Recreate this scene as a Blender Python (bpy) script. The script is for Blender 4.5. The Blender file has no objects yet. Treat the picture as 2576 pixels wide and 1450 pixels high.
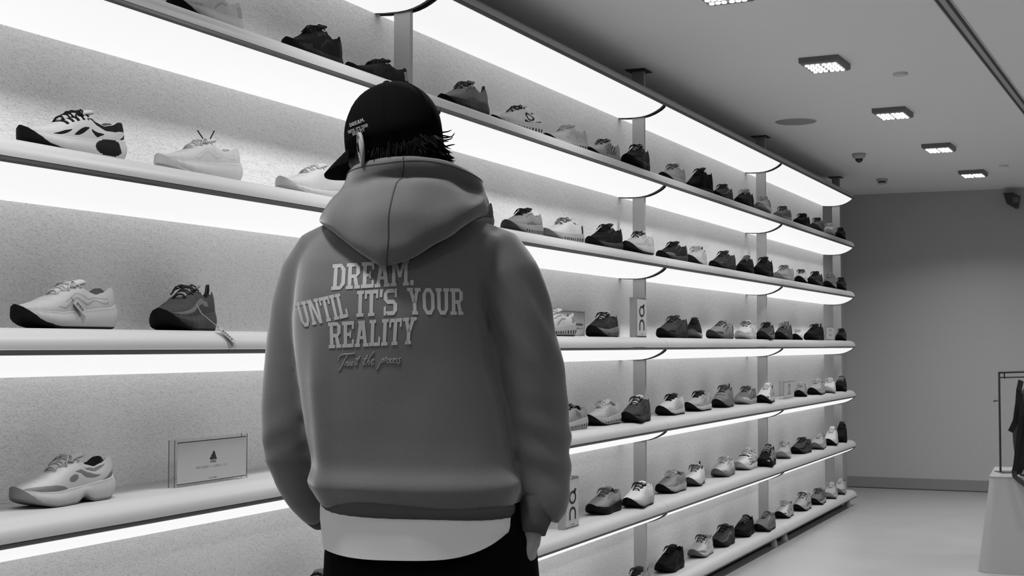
import bpy, bmesh, math, random
from mathutils import Vector, Matrix, noise
from mathutils.bvhtree import BVHTree
random.seed(7)
PI = math.pi
C = bpy.context.scene.collection
S = bpy.context.scene

# ------------------------------------------------------------------ camera, world, light, exposure
CAM_H = 1.25
F_PX = 3450.0
PITCH = math.atan(144 / F_PX)
YAW = math.atan(1597 * math.cos(PITCH) / F_PX)
cam = bpy.data.cameras.new('camera')
cam.lens = F_PX / 2576 * 36
cam.sensor_width = 36
cam.dof.use_dof = False
co = bpy.data.objects.new('camera', cam)
C.objects.link(co)
co.location = (0, 0, CAM_H)
co.rotation_euler = (PI / 2 + PITCH, 0, YAW)
S.camera = co

w = bpy.data.worlds.new('world')
S.world = w
w.use_nodes = True
w.node_tree.nodes['Background'].inputs[0].default_value = (1, 1, 1, 1)
w.node_tree.nodes['Background'].inputs[1].default_value = 0.05
S.view_settings.view_transform = 'Standard'
S.view_settings.look = 'None'
S.view_settings.exposure = 0.27
S.view_settings.gamma = 1.0
S.view_settings.use_curve_mapping = False
PANEL_E = 0.72          # diffusers under the shelves
LAMP_E = 9.0            # face of the ceiling spots
CEIL_W = 11.0           # watts of each ceiling spot

def ceiling_lamp(name, loc, watts, size=0.17, spread=138):
    l = bpy.data.lights.new(name, 'AREA')
    l.energy = watts
    l.size = size
    l.spread = math.radians(spread)
    o = bpy.data.objects.new(name, l)
    o.location = loc
    C.objects.link(o)
    return o

# ------------------------------------------------------------------ survey helper: a picture point to a place on a known plane
CT, ST, CP, SP = math.cos(YAW), math.sin(YAW), math.cos(PITCH), math.sin(PITCH)
def ray(px, py):
    u = (px - 1288) / F_PX; v = -(py - 725) / F_PX
    f = CP - v * SP; z = SP + v * CP
    return Vector((u * CT - f * ST, u * ST + f * CT, z))
def at_z(px, py, z):
    d = ray(px, py); return d * ((z - CAM_H) / d.z) + Vector((0, 0, CAM_H))
def at_x(px, py, x):
    d = ray(px, py); return d * (x / d.x) + Vector((0, 0, CAM_H))

# ------------------------------------------------------------------ materials
_m = {}
def mat(v, rough=0.6, spec=0.4, bump=0.0, scale=200.0, var=0.0, metal=0.0, name='surface', detail=4.0, sheen=0.0):
    k = (round(v, 4), rough, spec, bump, scale, var, metal, detail, sheen)
    if k in _m: return _m[k]
    m = bpy.data.materials.new(name); m.use_nodes = True
    nt = m.node_tree; b = nt.nodes['Principled BSDF']
    b.inputs['Base Color'].default_value = (v, v, v, 1)
    b.inputs['Roughness'].default_value = rough
    b.inputs['Specular IOR Level'].default_value = spec
    b.inputs['Metallic'].default_value = metal
    if sheen:
        b.inputs['Sheen Weight'].default_value = sheen; b.inputs['Sheen Roughness'].default_value = 0.45
    if bump or var:
        tc = nt.nodes.new('ShaderNodeTexCoord')
        n = nt.nodes.new('ShaderNodeTexNoise')
        n.inputs['Scale'].default_value = scale; n.inputs['Detail'].default_value = detail
        nt.links.new(tc.outputs['Object'], n.inputs['Vector'])
        if var:
            mr = nt.nodes.new('ShaderNodeMapRange')
            mr.inputs['From Min'].default_value = 0.3; mr.inputs['From Max'].default_value = 0.7
            mr.inputs['To Min'].default_value = v * (1 - var); mr.inputs['To Max'].default_value = v * (1 + var)
            nt.links.new(n.outputs['Fac'], mr.inputs['Value'])
            nt.links.new(mr.outputs['Result'], b.inputs['Base Color'])
        if bump:
            bp = nt.nodes.new('ShaderNodeBump'); bp.inputs['Strength'].default_value = bump
            bp.inputs['Distance'].default_value = 0.004
            nt.links.new(n.outputs['Fac'], bp.inputs['Height'])
            nt.links.new(bp.outputs['Normal'], b.inputs['Normal'])
    _m[k] = m
    return m
def emit_mat(name, v, e):
    m = bpy.data.materials.new(name); m.use_nodes = True
    b = m.node_tree.nodes['Principled BSDF']
    b.inputs['Base Color'].default_value = (v, v, v, 1)
    b.inputs['Roughness'].default_value = 0.5
    b.inputs['Specular IOR Level'].default_value = 0.1
    b.inputs['Emission Color'].default_value = (1, 1, 1, 1)
    b.inputs['Emission Strength'].default_value = e
    return m
def plaster_mat():
    m = bpy.data.materials.new('stone_plaster'); m.use_nodes = True
    nt = m.node_tree; b = nt.nodes['Principled BSDF']
    b.inputs['Roughness'].default_value = 0.9; b.inputs['Specular IOR Level'].default_value = 0.15
    tc = nt.nodes.new('ShaderNodeTexCoord')
    mp = nt.nodes.new('ShaderNodeMapping'); mp.inputs['Scale'].default_value = (1, 0.6, 1)
    nt.links.new(tc.outputs['Object'], mp.inputs['Vector'])
    n1 = nt.nodes.new('ShaderNodeTexNoise'); n1.inputs['Scale'].default_value = 230; n1.inputs['Detail'].default_value = 6; n1.inputs['Roughness'].default_value = 0.65
    n2 = nt.nodes.new('ShaderNodeTexNoise'); n2.inputs['Scale'].default_value = 60; n2.inputs['Detail'].default_value = 3
    for n in (n1, n2): nt.links.new(mp.outputs['Vector'], n.inputs['Vector'])
    ramp = nt.nodes.new('ShaderNodeValToRGB')
    e = ramp.color_ramp.elements
    e[0].position = 0.25; e[0].color = (0.66, 0.66, 0.66, 1)
    e[1].position = 0.50; e[1].color = (0.95, 0.95, 0.95, 1)
    nt.links.new(n1.outputs['Fac'], ramp.inputs['Fac'])
    nt.links.new(ramp.outputs['Color'], b.inputs['Base Color'])
    ad = nt.nodes.new('ShaderNodeMath'); ad.operation = 'ADD'
    nt.links.new(n1.outputs['Fac'], ad.inputs[0]); nt.links.new(n2.outputs['Fac'], ad.inputs[1])
    bp = nt.nodes.new('ShaderNodeBump'); bp.inputs['Strength'].default_value = 0.55; bp.inputs['Distance'].default_value = 0.006
    nt.links.new(ad.outputs[0], bp.inputs['Height']); nt.links.new(bp.outputs['Normal'], b.inputs['Normal'])
    return m
def acrylic_mat():
    m = bpy.data.materials.new('clear_acrylic'); m.use_nodes = True
    nt = m.node_tree; nt.nodes.remove(nt.nodes['Principled BSDF']); out = nt.nodes['Material Output']
    tr = nt.nodes.new('ShaderNodeBsdfTransparent'); tr.inputs[0].default_value = (.97, .97, .97, 1)
    gl = nt.nodes.new('ShaderNodeBsdfGlossy'); gl.inputs['Roughness'].default_value = .08
    mx = nt.nodes.new('ShaderNodeMixShader'); mx.inputs[0].default_value = .05
    nt.links.new(tr.outputs[0], mx.inputs[1]); nt.links.new(gl.outputs[0], mx.inputs[2])
    nt.links.new(mx.outputs[0], out.inputs['Surface'])
    return m

M_LIP = mat(0.42, 0.45, 0.4, name='white_board')
M_TRIM = mat(0.06, 0.4, 0.5, name='dark_trim')
M_DIFF = emit_mat("lit_diffuser", 0.20, PANEL_E)
M_POST = mat(0.46, 0.42, 0.5, metal=0.3, name='grey_steel')
M_CAP = mat(0.035, 0.5, 0.4, name='dark_cap')
M_WALL = plaster_mat()
M_PAINT = mat(0.44, 0.7, 0.3, bump=0.03, scale=60, var=0.02, name='grey_paint')
M_CEIL = mat(0.80, 0.8, 0.2, name='ceiling_paint')
M_FLOOR = mat(0.31, 0.38, 0.45, bump=0.015, scale=3, var=0.05, name='floor_vinyl')
M_BASE = mat(0.24, 0.5, 0.4, name='skirting')
M_ACRYL = acrylic_mat()
M_CARD = mat(0.42, 0.5, 0.3, name='card')
M_INK = mat(0.02, 0.5, 0.3, name='ink')

# ------------------------------------------------------------------ mesh helpers
def mesh_obj(name, verts, faces, m, parent=None, smooth=False, mats=None, idx=None, loc=None):
    me = bpy.data.meshes.new(name)
    me.from_pydata([tuple(v) for v in verts], [], faces)
    me.update()
    for mm in (mats or [m]): me.materials.append(mm)
    if idx is not None: me.polygons.foreach_set('material_index', idx)
    if smooth: me.polygons.foreach_set('use_smooth', [True] * len(me.polygons))
    o = bpy.data.objects.new(name, me)
    C.objects.link(o)
    if parent: o.parent = parent
    if loc is not None: o.location = loc
    return o
def tag(o, label=None, cat=None, group=None, kind=None):
    if label: o['label'] = label
    if cat: o['category'] = cat
    if group: o['group'] = group
    if kind: o['kind'] = kind
    return o
def empty(name, loc, rz=0.0, label=None, cat=None, group=None):
    o = bpy.data.objects.new(name, None); C.objects.link(o)
    o.empty_display_size = 0.05
    o.location = loc; o.rotation_euler = (0, 0, rz)
    return tag(o, label, cat, group)
class MB:
    def __init__(s): s.v = []; s.f = []
    def add(s, vs, fs):
        n = len(s.v); s.v += [tuple(v) for v in vs]; s.f += [tuple(i + n for i in f) for f in fs]; return s
    def box(s, a, b):
        (x0, y0, z0), (x1, y1, z1) = a, b
        return s.add([(x0,y0,z0),(x1,y0,z0),(x1,y1,z0),(x0,y1,z0),(x0,y0,z1),(x1,y0,z1),(x1,y1,z1),(x0,y1,z1)],
                     [(0,3,2,1),(4,5,6,7),(0,1,5,4),(1,2,6,5),(2,3,7,6),(3,0,4,7)])
    def prism(s, prof, y0, y1, closed=True):      # prof: (x, z) points, extruded along y
        n = len(prof)
        vs = [(x, y0, z) for x, z in prof] + [(x, y1, z) for x, z in prof]
        fs = [(i, (i + 1) % n, n + (i + 1) % n, n + i) for i in range(n if closed else n - 1)]
        if closed: fs += [tuple(range(n - 1, -1, -1)), tuple(range(n, 2 * n))]
        return s.add(vs, fs)
    def tube(s, pts, r, n=8, cap=True):
        pts = [Vector(p) for p in pts]; rs = r if isinstance(r, (list, tuple)) else [r] * len(pts)
        rings = []; a = None
        for i, p in enumerate(pts):
            t = (pts[min(i + 1, len(pts) - 1)] - pts[max(i - 1, 0)])
            t = t.normalized() if t.length > 1e-9 else Vector((0, 0, 1))
            if a is None: a = t.cross(Vector((0, 0, 1)) if abs(t.z) < .9 else Vector((1, 0, 0)))
            else: a = a - t * a.dot(t)                     # carried along, so the skin never twists
            if a.length < 1e-4: a = t.cross(Vector((0, 1, .1)))
            a.normalize(); b = t.cross(a)
            rings.append([p + (a * math.cos(2 * PI * k / n) + b * math.sin(2 * PI * k / n)) * rs[i] for k in range(n)])
        return s.loft(rings, cap)
    def loft(s, rings, cap=True):
        n = len(rings[0]); vs = [q for r in rings for q in r]; fs = []
        for i in range(len(rings) - 1):
            for k in range(n):
                fs.append((i * n + k, i * n + (k + 1) % n, (i + 1) * n + (k + 1) % n, (i + 1) * n + k))
        if cap: fs += [tuple(range(n - 1, -1, -1)), tuple(range((len(rings) - 1) * n, len(rings) * n))]
        return s.add(vs, fs)
    def ell(s, c, r, nu=20, nv=12, rot=None):
        rings = []
        c = Vector(c)
        for j in range(1, nv):
            a = PI * j / nv - PI / 2
            ring = []
            for k in range(nu):
                b = 2 * PI * k / nu
                p = Vector((r[0] * math.cos(a) * math.cos(b), r[1] * math.cos(a) * math.sin(b), r[2] * math.sin(a)))
                ring.append(c + (rot @ p if rot else p))
            rings.append(ring)
        return s.loft(rings, True)
    def build(s, name, m, parent=None, smooth=False, loc=None, **k):
        return mesh_obj(name, s.v, s.f, m, parent, smooth, loc=loc, **k)
def fix_normals(o):
    bm = bmesh.new(); bm.from_mesh(o.data); bmesh.ops.recalc_face_normals(bm, faces=bm.faces[:]); bm.to_mesh(o.data); bm.free()
def remesh(o, voxel, smooth_it=6, factor=0.5):
    fix_normals(o)
    r = o.modifiers.new('r', 'REMESH'); r.mode = 'VOXEL'; r.voxel_size = voxel
    sm = o.modifiers.new('s', 'SMOOTH'); sm.iterations = smooth_it; sm.factor = factor
    dg = bpy.context.evaluated_depsgraph_get(); dg.update()
    me = bpy.data.meshes.new_from_object(o.evaluated_get(dg))
    o.modifiers.clear(); old = o.data
    ms = [x for x in old.materials]
    o.data = me
    me.materials.clear()
    for x in ms: me.materials.append(x)
    me.polygons.foreach_set('use_smooth', [True] * len(me.polygons))
    bpy.data.meshes.remove(old)
def interp(tab, t):
    if t <= tab[0][0]: return tab[0][1]
    for (a, x), (b, y) in zip(tab, tab[1:]):
        if t <= b:
            f = (t - a) / (b - a); f = f * f * (3 - 2 * f) * 0.5 + f * 0.5
            return x + (y - x) * f
    return tab[-1][1]

# ------------------------------------------------------------------ the room
WX = -2.078                      # front edge of the shelves
DEP = 0.242                      # depth of the shelves
CZ = 2.585                       # ceiling
def struct(o): o['kind'] = 'structure'; return o
fa = at_z(2145, 1226, 0); fb = at_z(2488, 1239, 0)
ud = (fb - fa).normalized(); nd = Vector((ud.y, -ud.x, 0))     # along the far wall, and out of it towards the room
P0 = fa - ud * 0.75; P1 = fa + ud * 7.6
def wall(name, p, q, th, m, z0=0.0, z1=CZ):
    n = Vector((q.y - p.y, p.x - q.x, 0)).normalized() * th
    vs = [(p.x, p.y, z0), (q.x, q.y, z0), (q.x + n.x, q.y + n.y, z0), (p.x + n.x, p.y + n.y, z0)]
    vs += [(x, y, z1) for x, y, _ in vs]
    return struct(mesh_obj(name, vs, [(0,3,2,1),(4,5,6,7),(0,1,5,4),(1,2,6,5),(2,3,7,6),(3,0,4,7)], m))
WB = WX - DEP                    # face of the textured cladding
XL, XR, YB, YE = -2.62, 5.6, -4.2, 13.6
wf = wall('wall_far', P0, P1, -0.12, M_PAINT)
struct(MB().box((WB - 0.1, -4.2, 0), (WB, 10.90, CZ)).build('wall_left', M_WALL))
struct(MB().box((XL - 0.1, YB, 0), (WB - 0.1, YE, CZ)).build('wall_left_behind', M_PAINT))
struct(MB().box((XR, YB, 0), (XR + 0.1, YE, CZ)).build('wall_right', M_PAINT))
struct(MB().box((XL, YB - 0.1, 0), (XR, YB, CZ)).build('wall_back', M_PAINT))
struct(MB().box((XL - 0.1, YB - 0.1, -0.1), (XR + 0.1, YE, 0)).build('floor', M_FLOOR))
struct(MB().box((XL - 0.1, YB - 0.1, CZ), (XR + 0.1, YE, CZ + 0.1)).build('ceiling', M_CEIL))
b0 = P0 + nd * 0.012; b1 = P1 + nd * 0.012
sg = 1 if (Vector((0, 0, 0)) - fa).dot(nd) > 0 else -1
nd = nd * sg
bs = P0 + nd * 0.001; be = P1 + nd * 0.001
n2 = nd * 0.014
vs = [bs, be, be + n2, bs + n2]
vs = [(p.x, p.y, 0.001) for p in vs] + [(p.x, p.y, 0.096) for p in vs]
struct(mesh_obj('baseboard_far', vs, [(0,3,2,1),(4,5,6,7),(0,1,5,4),(1,2,6,5),(2,3,7,6),(3,0,4,7)], M_BASE))
vs = [bs + n2, be + n2, be + n2 * 1.35, bs + n2 * 1.35]
vs = [(p.x, p.y, 0.0005) for p in vs] + [(p.x, p.y, 0.006) for p in vs]
struct(mesh_obj('trim_1', vs, [(0,3,2,1),(4,5,6,7),(0,1,5,4),(1,2,6,5),(2,3,7,6),(3,0,4,7)], mat(0.04, 0.5, 0.3)))

# ------------------------------------------------------------------ shelves: seven levels in four bays, posts between
EDGE = [2.415, 2.027, 1.632, 1.241, 0.852, 0.462, 0.072]
JOINT = [-0.9, 3.942, 6.267, 8.592, 10.917]
TOPZ = 0.045
LIP = [(0.0, 0.0)] + [(-0.052 * (1 - math.cos(a)) , TOPZ * math.sin(a) ** 0.92) for a in [PI / 2 * i / 12 for i in range(1, 12)]] + [(-0.052, TOPZ)]
UND = [(-0.004, -0.006), (-0.014, -0.016), (-0.028, -0.0275), (-0.047, -0.038), (-0.067, -0.047), (-0.092, -0.055), (-0.119, -0.060), (-0.150, -0.062), (-0.200, -0.061), (-DEP + 0.002, -0.058)]
LEVELS = ['top light canopy', 'top shelf', 'second shelf', 'third shelf', 'fourth shelf', 'fifth shelf', 'bottom shelf']
BAYS = ['left of the person', 'between person and middle post', 'between middle and far posts', 'past the far post']
for k, ez in enumerate(EDGE):
    for j in range(4):
        y0, y1 = JOINT[j] + 0.0015, JOINT[j + 1] - 0.0015
        if k == 0:
            lab = 'topmost lit white canopy without shoes, bay ' + BAYS[j]
        else:
            lab = 'white ' + LEVELS[k] + ' for shoes, bay ' + BAYS[j]
        t = empty('lit_canopy' if k == 0 else 'display_shelf', (WX, 0, ez), 0, lab, 'light' if k == 0 else 'shelf', 'lit canopies along the wall' if k == 0 else 'shoe display shelves')
        prof = LIP + [(-DEP + 0.001, TOPZ), (-DEP + 0.001, 0.002), (-0.004, 0.0)]
        ya, yb = (y0 if j == 0 else y0 + 0.010), (y1 - 0.010 if j < 3 else y1)
        bd = MB().prism(prof, ya, yb)                       # notched round the posts at the joints
        FR = [(x, z) for x, z in LIP] + [(-0.110, TOPZ), (-0.110, 0.001), (-0.004, 0.0)]
        RR = [(-0.174, TOPZ), (-DEP + 0.001, TOPZ), (-DEP + 0.001, 0.002), (-0.174, 0.0015)]
        for c0, c1 in ((y0, ya), (yb, y1)):
            if c1 - c0 > 0.001: bd.prism(FR, c0, c1).prism(RR, c0, c1)
        bo = bd.build('board', M_LIP, t, True)
        bo.data.set_sharp_from_angle(angle=math.radians(32))
        MB().prism([(-0.001, -0.001), (-0.0005, -0.008), (-0.008, -0.012), (-0.012, -0.001)], y0, y1).build('edge_trim', M_TRIM, t)
        if k < 6:
            pu = [(x - 0.004, z + 0.001) for x, z in UND]
            d = MB().prism([(-0.010, -0.002)] + pu + [(-DEP + 0.002, -0.002)], y0 + 0.0165, y1 - (0.0165 if j < 3 else 0.006)).build('light_diffuser', M_DIFF, t, smooth=True); d.data.set_sharp_from_angle(angle=math.radians(35))
            for (a, b) in ((y0 + 0.010, y0 + 0.016), (y1 - 0.016, y1 - 0.010) if j < 3 else (y1 - 0.005, y1 - 0.001)):
                MB().prism([(-0.006, -0.002)] + [(x + 0.001, z - 0.002) for x, z in UND[1:]] + [(-DEP + 0.002, -0.002)], a, b).build('end_cap', M_CAP, t)
        else:
            MB().prism([(-0.06, -0.001), (-0.06, -0.03), (-DEP + 0.002, -0.03), (-DEP + 0.002, -0.001)], y0 + 0.01, y1 - 0.01).build('bearer', M_CAP, t)
            for yy in ((y0 + 0.15) if j else 1.8, y1 - 0.12):
                MB().tube([(-0.05, yy, -ez), (-0.05, yy, -ez + 0.008), (-0.05, yy, -0.002)], [0.028, 0.026, 0.012], 14).build('foot', M_LIP, t)
POSTS = ["grey steel post rising behind the person's cap", 'middle grey steel post right of the person', 'grey steel post one bay past the middle post', 'last grey steel post nearest the far wall']
for j in range(4):
    y = JOINT[j + 1] + (0.0 if j < 3 else 0.013)
    t = empty('steel_post', (WX - 0.142, y, 0), 0, POSTS[j], 'post', 'shelf posts')
    MB().box((-0.03, -0.010, 0.0), (0.03, 0.010, CZ)).build('upright', M_POST, t)
    MB().box((-0.05, -0.055, CZ - 0.006), (0.05, 0.055, CZ - 0.0005)).build('ceiling_plate', M_CAP, t)

SHOES = [
    (0, 2.87, 0.125, 4, 1, 'white_dark', 'white trainer with dark outsole cut by the frame top'),
    (0, 3.375, 0.125, 4, 1, 'black', 'black high-tongued trainer'),
    (0, 3.745, 0.125, -6, 1, 'black_loop', 'flat black shoe with a pale heel patch'),
    (0, 4.35, 0.125, -2, 1.03, 'grey_dark', 'grey runner on a thick dark sole'),
    (0, 4.8, 0.125, -12, 1, 'white_logo', 'white runner with dark round side mark'),
    (0, 5.298, 0.125, -10, 1, 'white_dtoe', 'pale runner with dark toe sole'),
    (0, 5.73, 0.125, -4, 1, 'white_strip', 'white striped runner over black sole'),
    (0, 6.029, 0.072, 4, 1.03, 'darkpat', 'dark patterned shoe with white tongue'),
    (0, 6.728, 0.125, 0, 1.03, 'light_blk', 'pale shoe with fine laces and black sole'),
    (0, 7.196, 0.125, -6, 1, 'black_hi', 'tall bulky black trainer'),
    (0, 7.639, 0.125, 0, 1, 'dgrey', 'dark grey low shoe'),
    (0, 8.026, 0.1, 2, 1, 'dark_ll', 'dark shoe with bright laces'),
    (0, 8.362, 0.072, 6, 1, 'pale', 'pale shoe in front of the post'),
    (0, 9.049, 0.118, 0, 1.03, 'mottled', 'mottled grey shoe with pale sole'),
    (0, 9.531, 0.098, 0, 1, 'black_loop2', 'small black shoe with heel loop'),
    (0, 9.947, 0.083, 4, 1, 'mid', 'mid grey shoe with stray lace'),
    (0, 10.357, 0.08, 8, 0.92, 'white', 'small white shoe'),
    (0, 10.765, 0.08, 6, 0.92, 'dark', 'small dark shoe by the wall end'),
    (1, 2.39, 0.125, -4, 1, 'bw', 'white trainer with black cut-outs'),
    (1, 2.847, 0.125, -6, 0.96, 'allwhite', 'white chunky trainer with dark lace tips'),
    (1, 3.376, 0.125, -4, 1, 'allwhite2', 'plain white trainer behind the cap brim'),
    (1, 4.386, 0.125, -6, 1, 'darkpat2', 'dark shoe mostly behind the hood'),
    (1, 4.861, 0.125, 0, 1, 'grey_bl', 'grey runner with black laces and collar'),
    (1, 5.271, 0.125, -6, 1, 'white_gl', 'white runner with loose grey laces'),
    (1, 5.755, 0.125, -4, 1.03, 'black_lo', 'black runner with lace loops'),
    (1, 6.054, 0.072, -2, 1, 'white_bl', 'white runner with black laces'),
    (1, 6.724, 0.125, -6, 1, 'dark_gtoe', 'dark shoe with grey toe rubber'),
    (1, 7.127, 0.125, 4, 1.03, 'white_col', 'white shoe with dark heel tab'),
    (1, 7.647, 0.125, -6, 1, 'dgrey_lo', 'charcoal shoe with pale lace ends'),
    (1, 8.042, 0.1, 6, 1, 'black_ll', 'black shoe with thin pale laces'),
    (1, 8.359, 0.072, 0, 1, 'black', 'plain black rounded shoe'),
    (1, 9.072, 0.117, -4, 1.03, 'cream', 'cream shoe with crossing laces'),
    (1, 9.497, 0.099, 8, 0.96, 'light_blk2', 'light shoe with black laces'),
    (1, 9.877, 0.085, 0, 1, 'dark', 'dark shoe with spiky tongue'),
    (1, 10.362, 0.08, 4, 1, 'mid_lt', 'mid grey shoe with dark sole'),
    (1, 10.765, 0.08, 6, 0.96, 'dark2', 'dark rounded shoe by the wall end'),
    (2, 2.373, 0.125, 0, 1, 'wave', 'pale trainer with wavy side lines and black outsole'),
    (2, 2.795, 0.125, 16, 1.03, 'dgrey_tag', 'charcoal trainer with a hanging tag'),
    (2, 5.156, 0.125, -10, 1, 'pods', 'grey and white runner with holed sole half behind the sleeve'),
    (2, 5.73, 0.125, 2, 1, 'dark_lt', 'dark runner on a light rippled sole'),
    (2, 6.724, 0.125, -6, 1, 'dgrey_lo', 'charcoal runner with rounded black toe'),
    (2, 7.079, 0.125, 14, 0.96, 'black_ws', 'black shoe on a white sole'),
    (2, 7.59, 0.125, -6, 1, 'grey_str', 'grey striped runner with darker toe'),
    (2, 8.14, 0.125, 0, 1, 'white_tag', 'white shoe with side lacing'),
    (2, 8.411, 0.072, 4, 1, 'dgrey2', 'dark grey shoe in front of the post'),
    (2, 9.058, 0.117, 2, 1.03, 'dark_str', 'dark shoe with pale lace rungs'),
    (2, 9.383, 0.103, 8, 0.84, 'white_dk', 'white shoe with thin dark sole'),
    (2, 9.84, 0.085, -6, 1, 'black_loop3', 'black shoe with tall heel loop'),
    (2, 10.765, 0.08, 6, 0.88, 'dark', 'dark shoe beside the small sign'),
    (3, 2.375, 0.125, -2, 0.96, 'gtoe', 'pale mesh trainer with grey toe cap'),
    (3, 5.311, 0.125, -6, 1, 'grey_bl2', 'grey runner with black collar half behind the sleeve'),
    (3, 5.726, 0.125, -4, 1, 'light_pods', 'light runner with thick white laces'),
    (3, 6.017, 0.072, 2, 1, 'dgrey_wt', 'dark grey runner with white tongue'),
    (3, 6.685, 0.125, -2, 1, 'white_blk', 'white runner with black laces and black sole'),
    (3, 7.15, 0.125, -4, 1, 'white_dtoe2', 'white runner with black toe and dark laces'),
    (3, 7.635, 0.125, 2, 1, 'grey_hi', 'grey high-collar shoe with heel loop'),
    (3, 8.122, 0.125, -2, 1, 'grey_wtoe', 'grey runner with pale rubber toe'),
    (3, 8.399, 0.072, 4, 1, 'zebra', 'white shoe with black stripes'),
    (3, 9.461, 0.099, 8, 0.92, 'stripe_gr', 'striped grey shoe beside the white sign'),
    (3, 9.889, 0.083, 0, 1.03, 'light_dk', 'light runner with black toe sole'),
    (3, 10.311, 0.08, 6, 1, 'white', 'bright white shoe'),
    (3, 10.728, 0.08, 6, 1, 'dark_ws', 'dark shoe with pale rungs of laces'),
    (4, 3.403, 0.125, 16, 1, 'lowpeek', 'white low shoe with black laces below the sleeve'),
    (4, 5.741, 0.125, -2, 1, 'grey_blk', 'grey trainer on a black wave sole'),
    (4, 6.046, 0.072, 0, 1, 'white_xl', 'white runner with black crossed laces'),
    (4, 6.69, 0.125, -4, 1, 'grey_x', 'grey runner with pale crossing laces'),
    (4, 7.082, 0.125, 6, 1, 'white_loop', 'white runner with dark heel loop'),
    (4, 7.636, 0.125, 0, 1, 'light_gs', 'pale runner with smooth grey sole'),
    (4, 8.117, 0.125, -2, 1.03, 'white_lines', 'white runner with dark side lines'),
    (4, 8.408, 0.072, 4, 1.03, 'lattice', 'black shoe with white lattice panels'),
    (4, 9.032, 0.117, 8, 1, 'pale', 'narrow pale shoe'),
    (4, 9.462, 0.098, -6, 1, 'dark_band', 'dark shoe with black band'),
    (4, 9.931, 0.081, 2, 1, 'light_wl', 'light grey shoe with white laces'),
    (4, 10.358, 0.08, 4, 1.03, 'white_str2', 'white shoe with fine ribbing'),
    (4, 10.724, 0.08, 6, 1, 'black_hi2', 'tall black shoe at the wall end'),
    (5, 6.008, 0.072, 2, 1, 'grey_bl', 'grey shoe with black laces cut by the frame bottom'),
    (5, 6.663, 0.125, -2, 1, 'black', 'black rounded shoe'),
    (5, 7.194, 0.125, 0, 1, 'white_gtoe', 'white shoe with grey toe'),
    (5, 7.612, 0.125, -2, 1, 'dgrey_band', 'dark grey shoe with lighter band'),
    (5, 8.062, 0.125, 2, 1.03, 'black_ll', 'black shoe with shiny lace ends'),
    (5, 8.353, 0.072, -2, 1, 'grey_dt', 'grey shoe with dark tongue and toe'),
    (5, 9.033, 0.116, 0, 1, 'zebra2', 'black and white striped shoe'),
    (5, 9.474, 0.098, -2, 1, 'light_dots', 'pale shoe with looped laces'),
    (5, 9.895, 0.082, 0, 1, 'mid_ls', 'grey shoe on a pale sole'),
    (5, 10.325, 0.08, 4, 1, 'pale', 'pale shoe leaning on its neighbour'),
    (5, 10.609, 0.08, 4, 1.03, 'light_wl', 'light shoe with stiff heel'),
]

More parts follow.
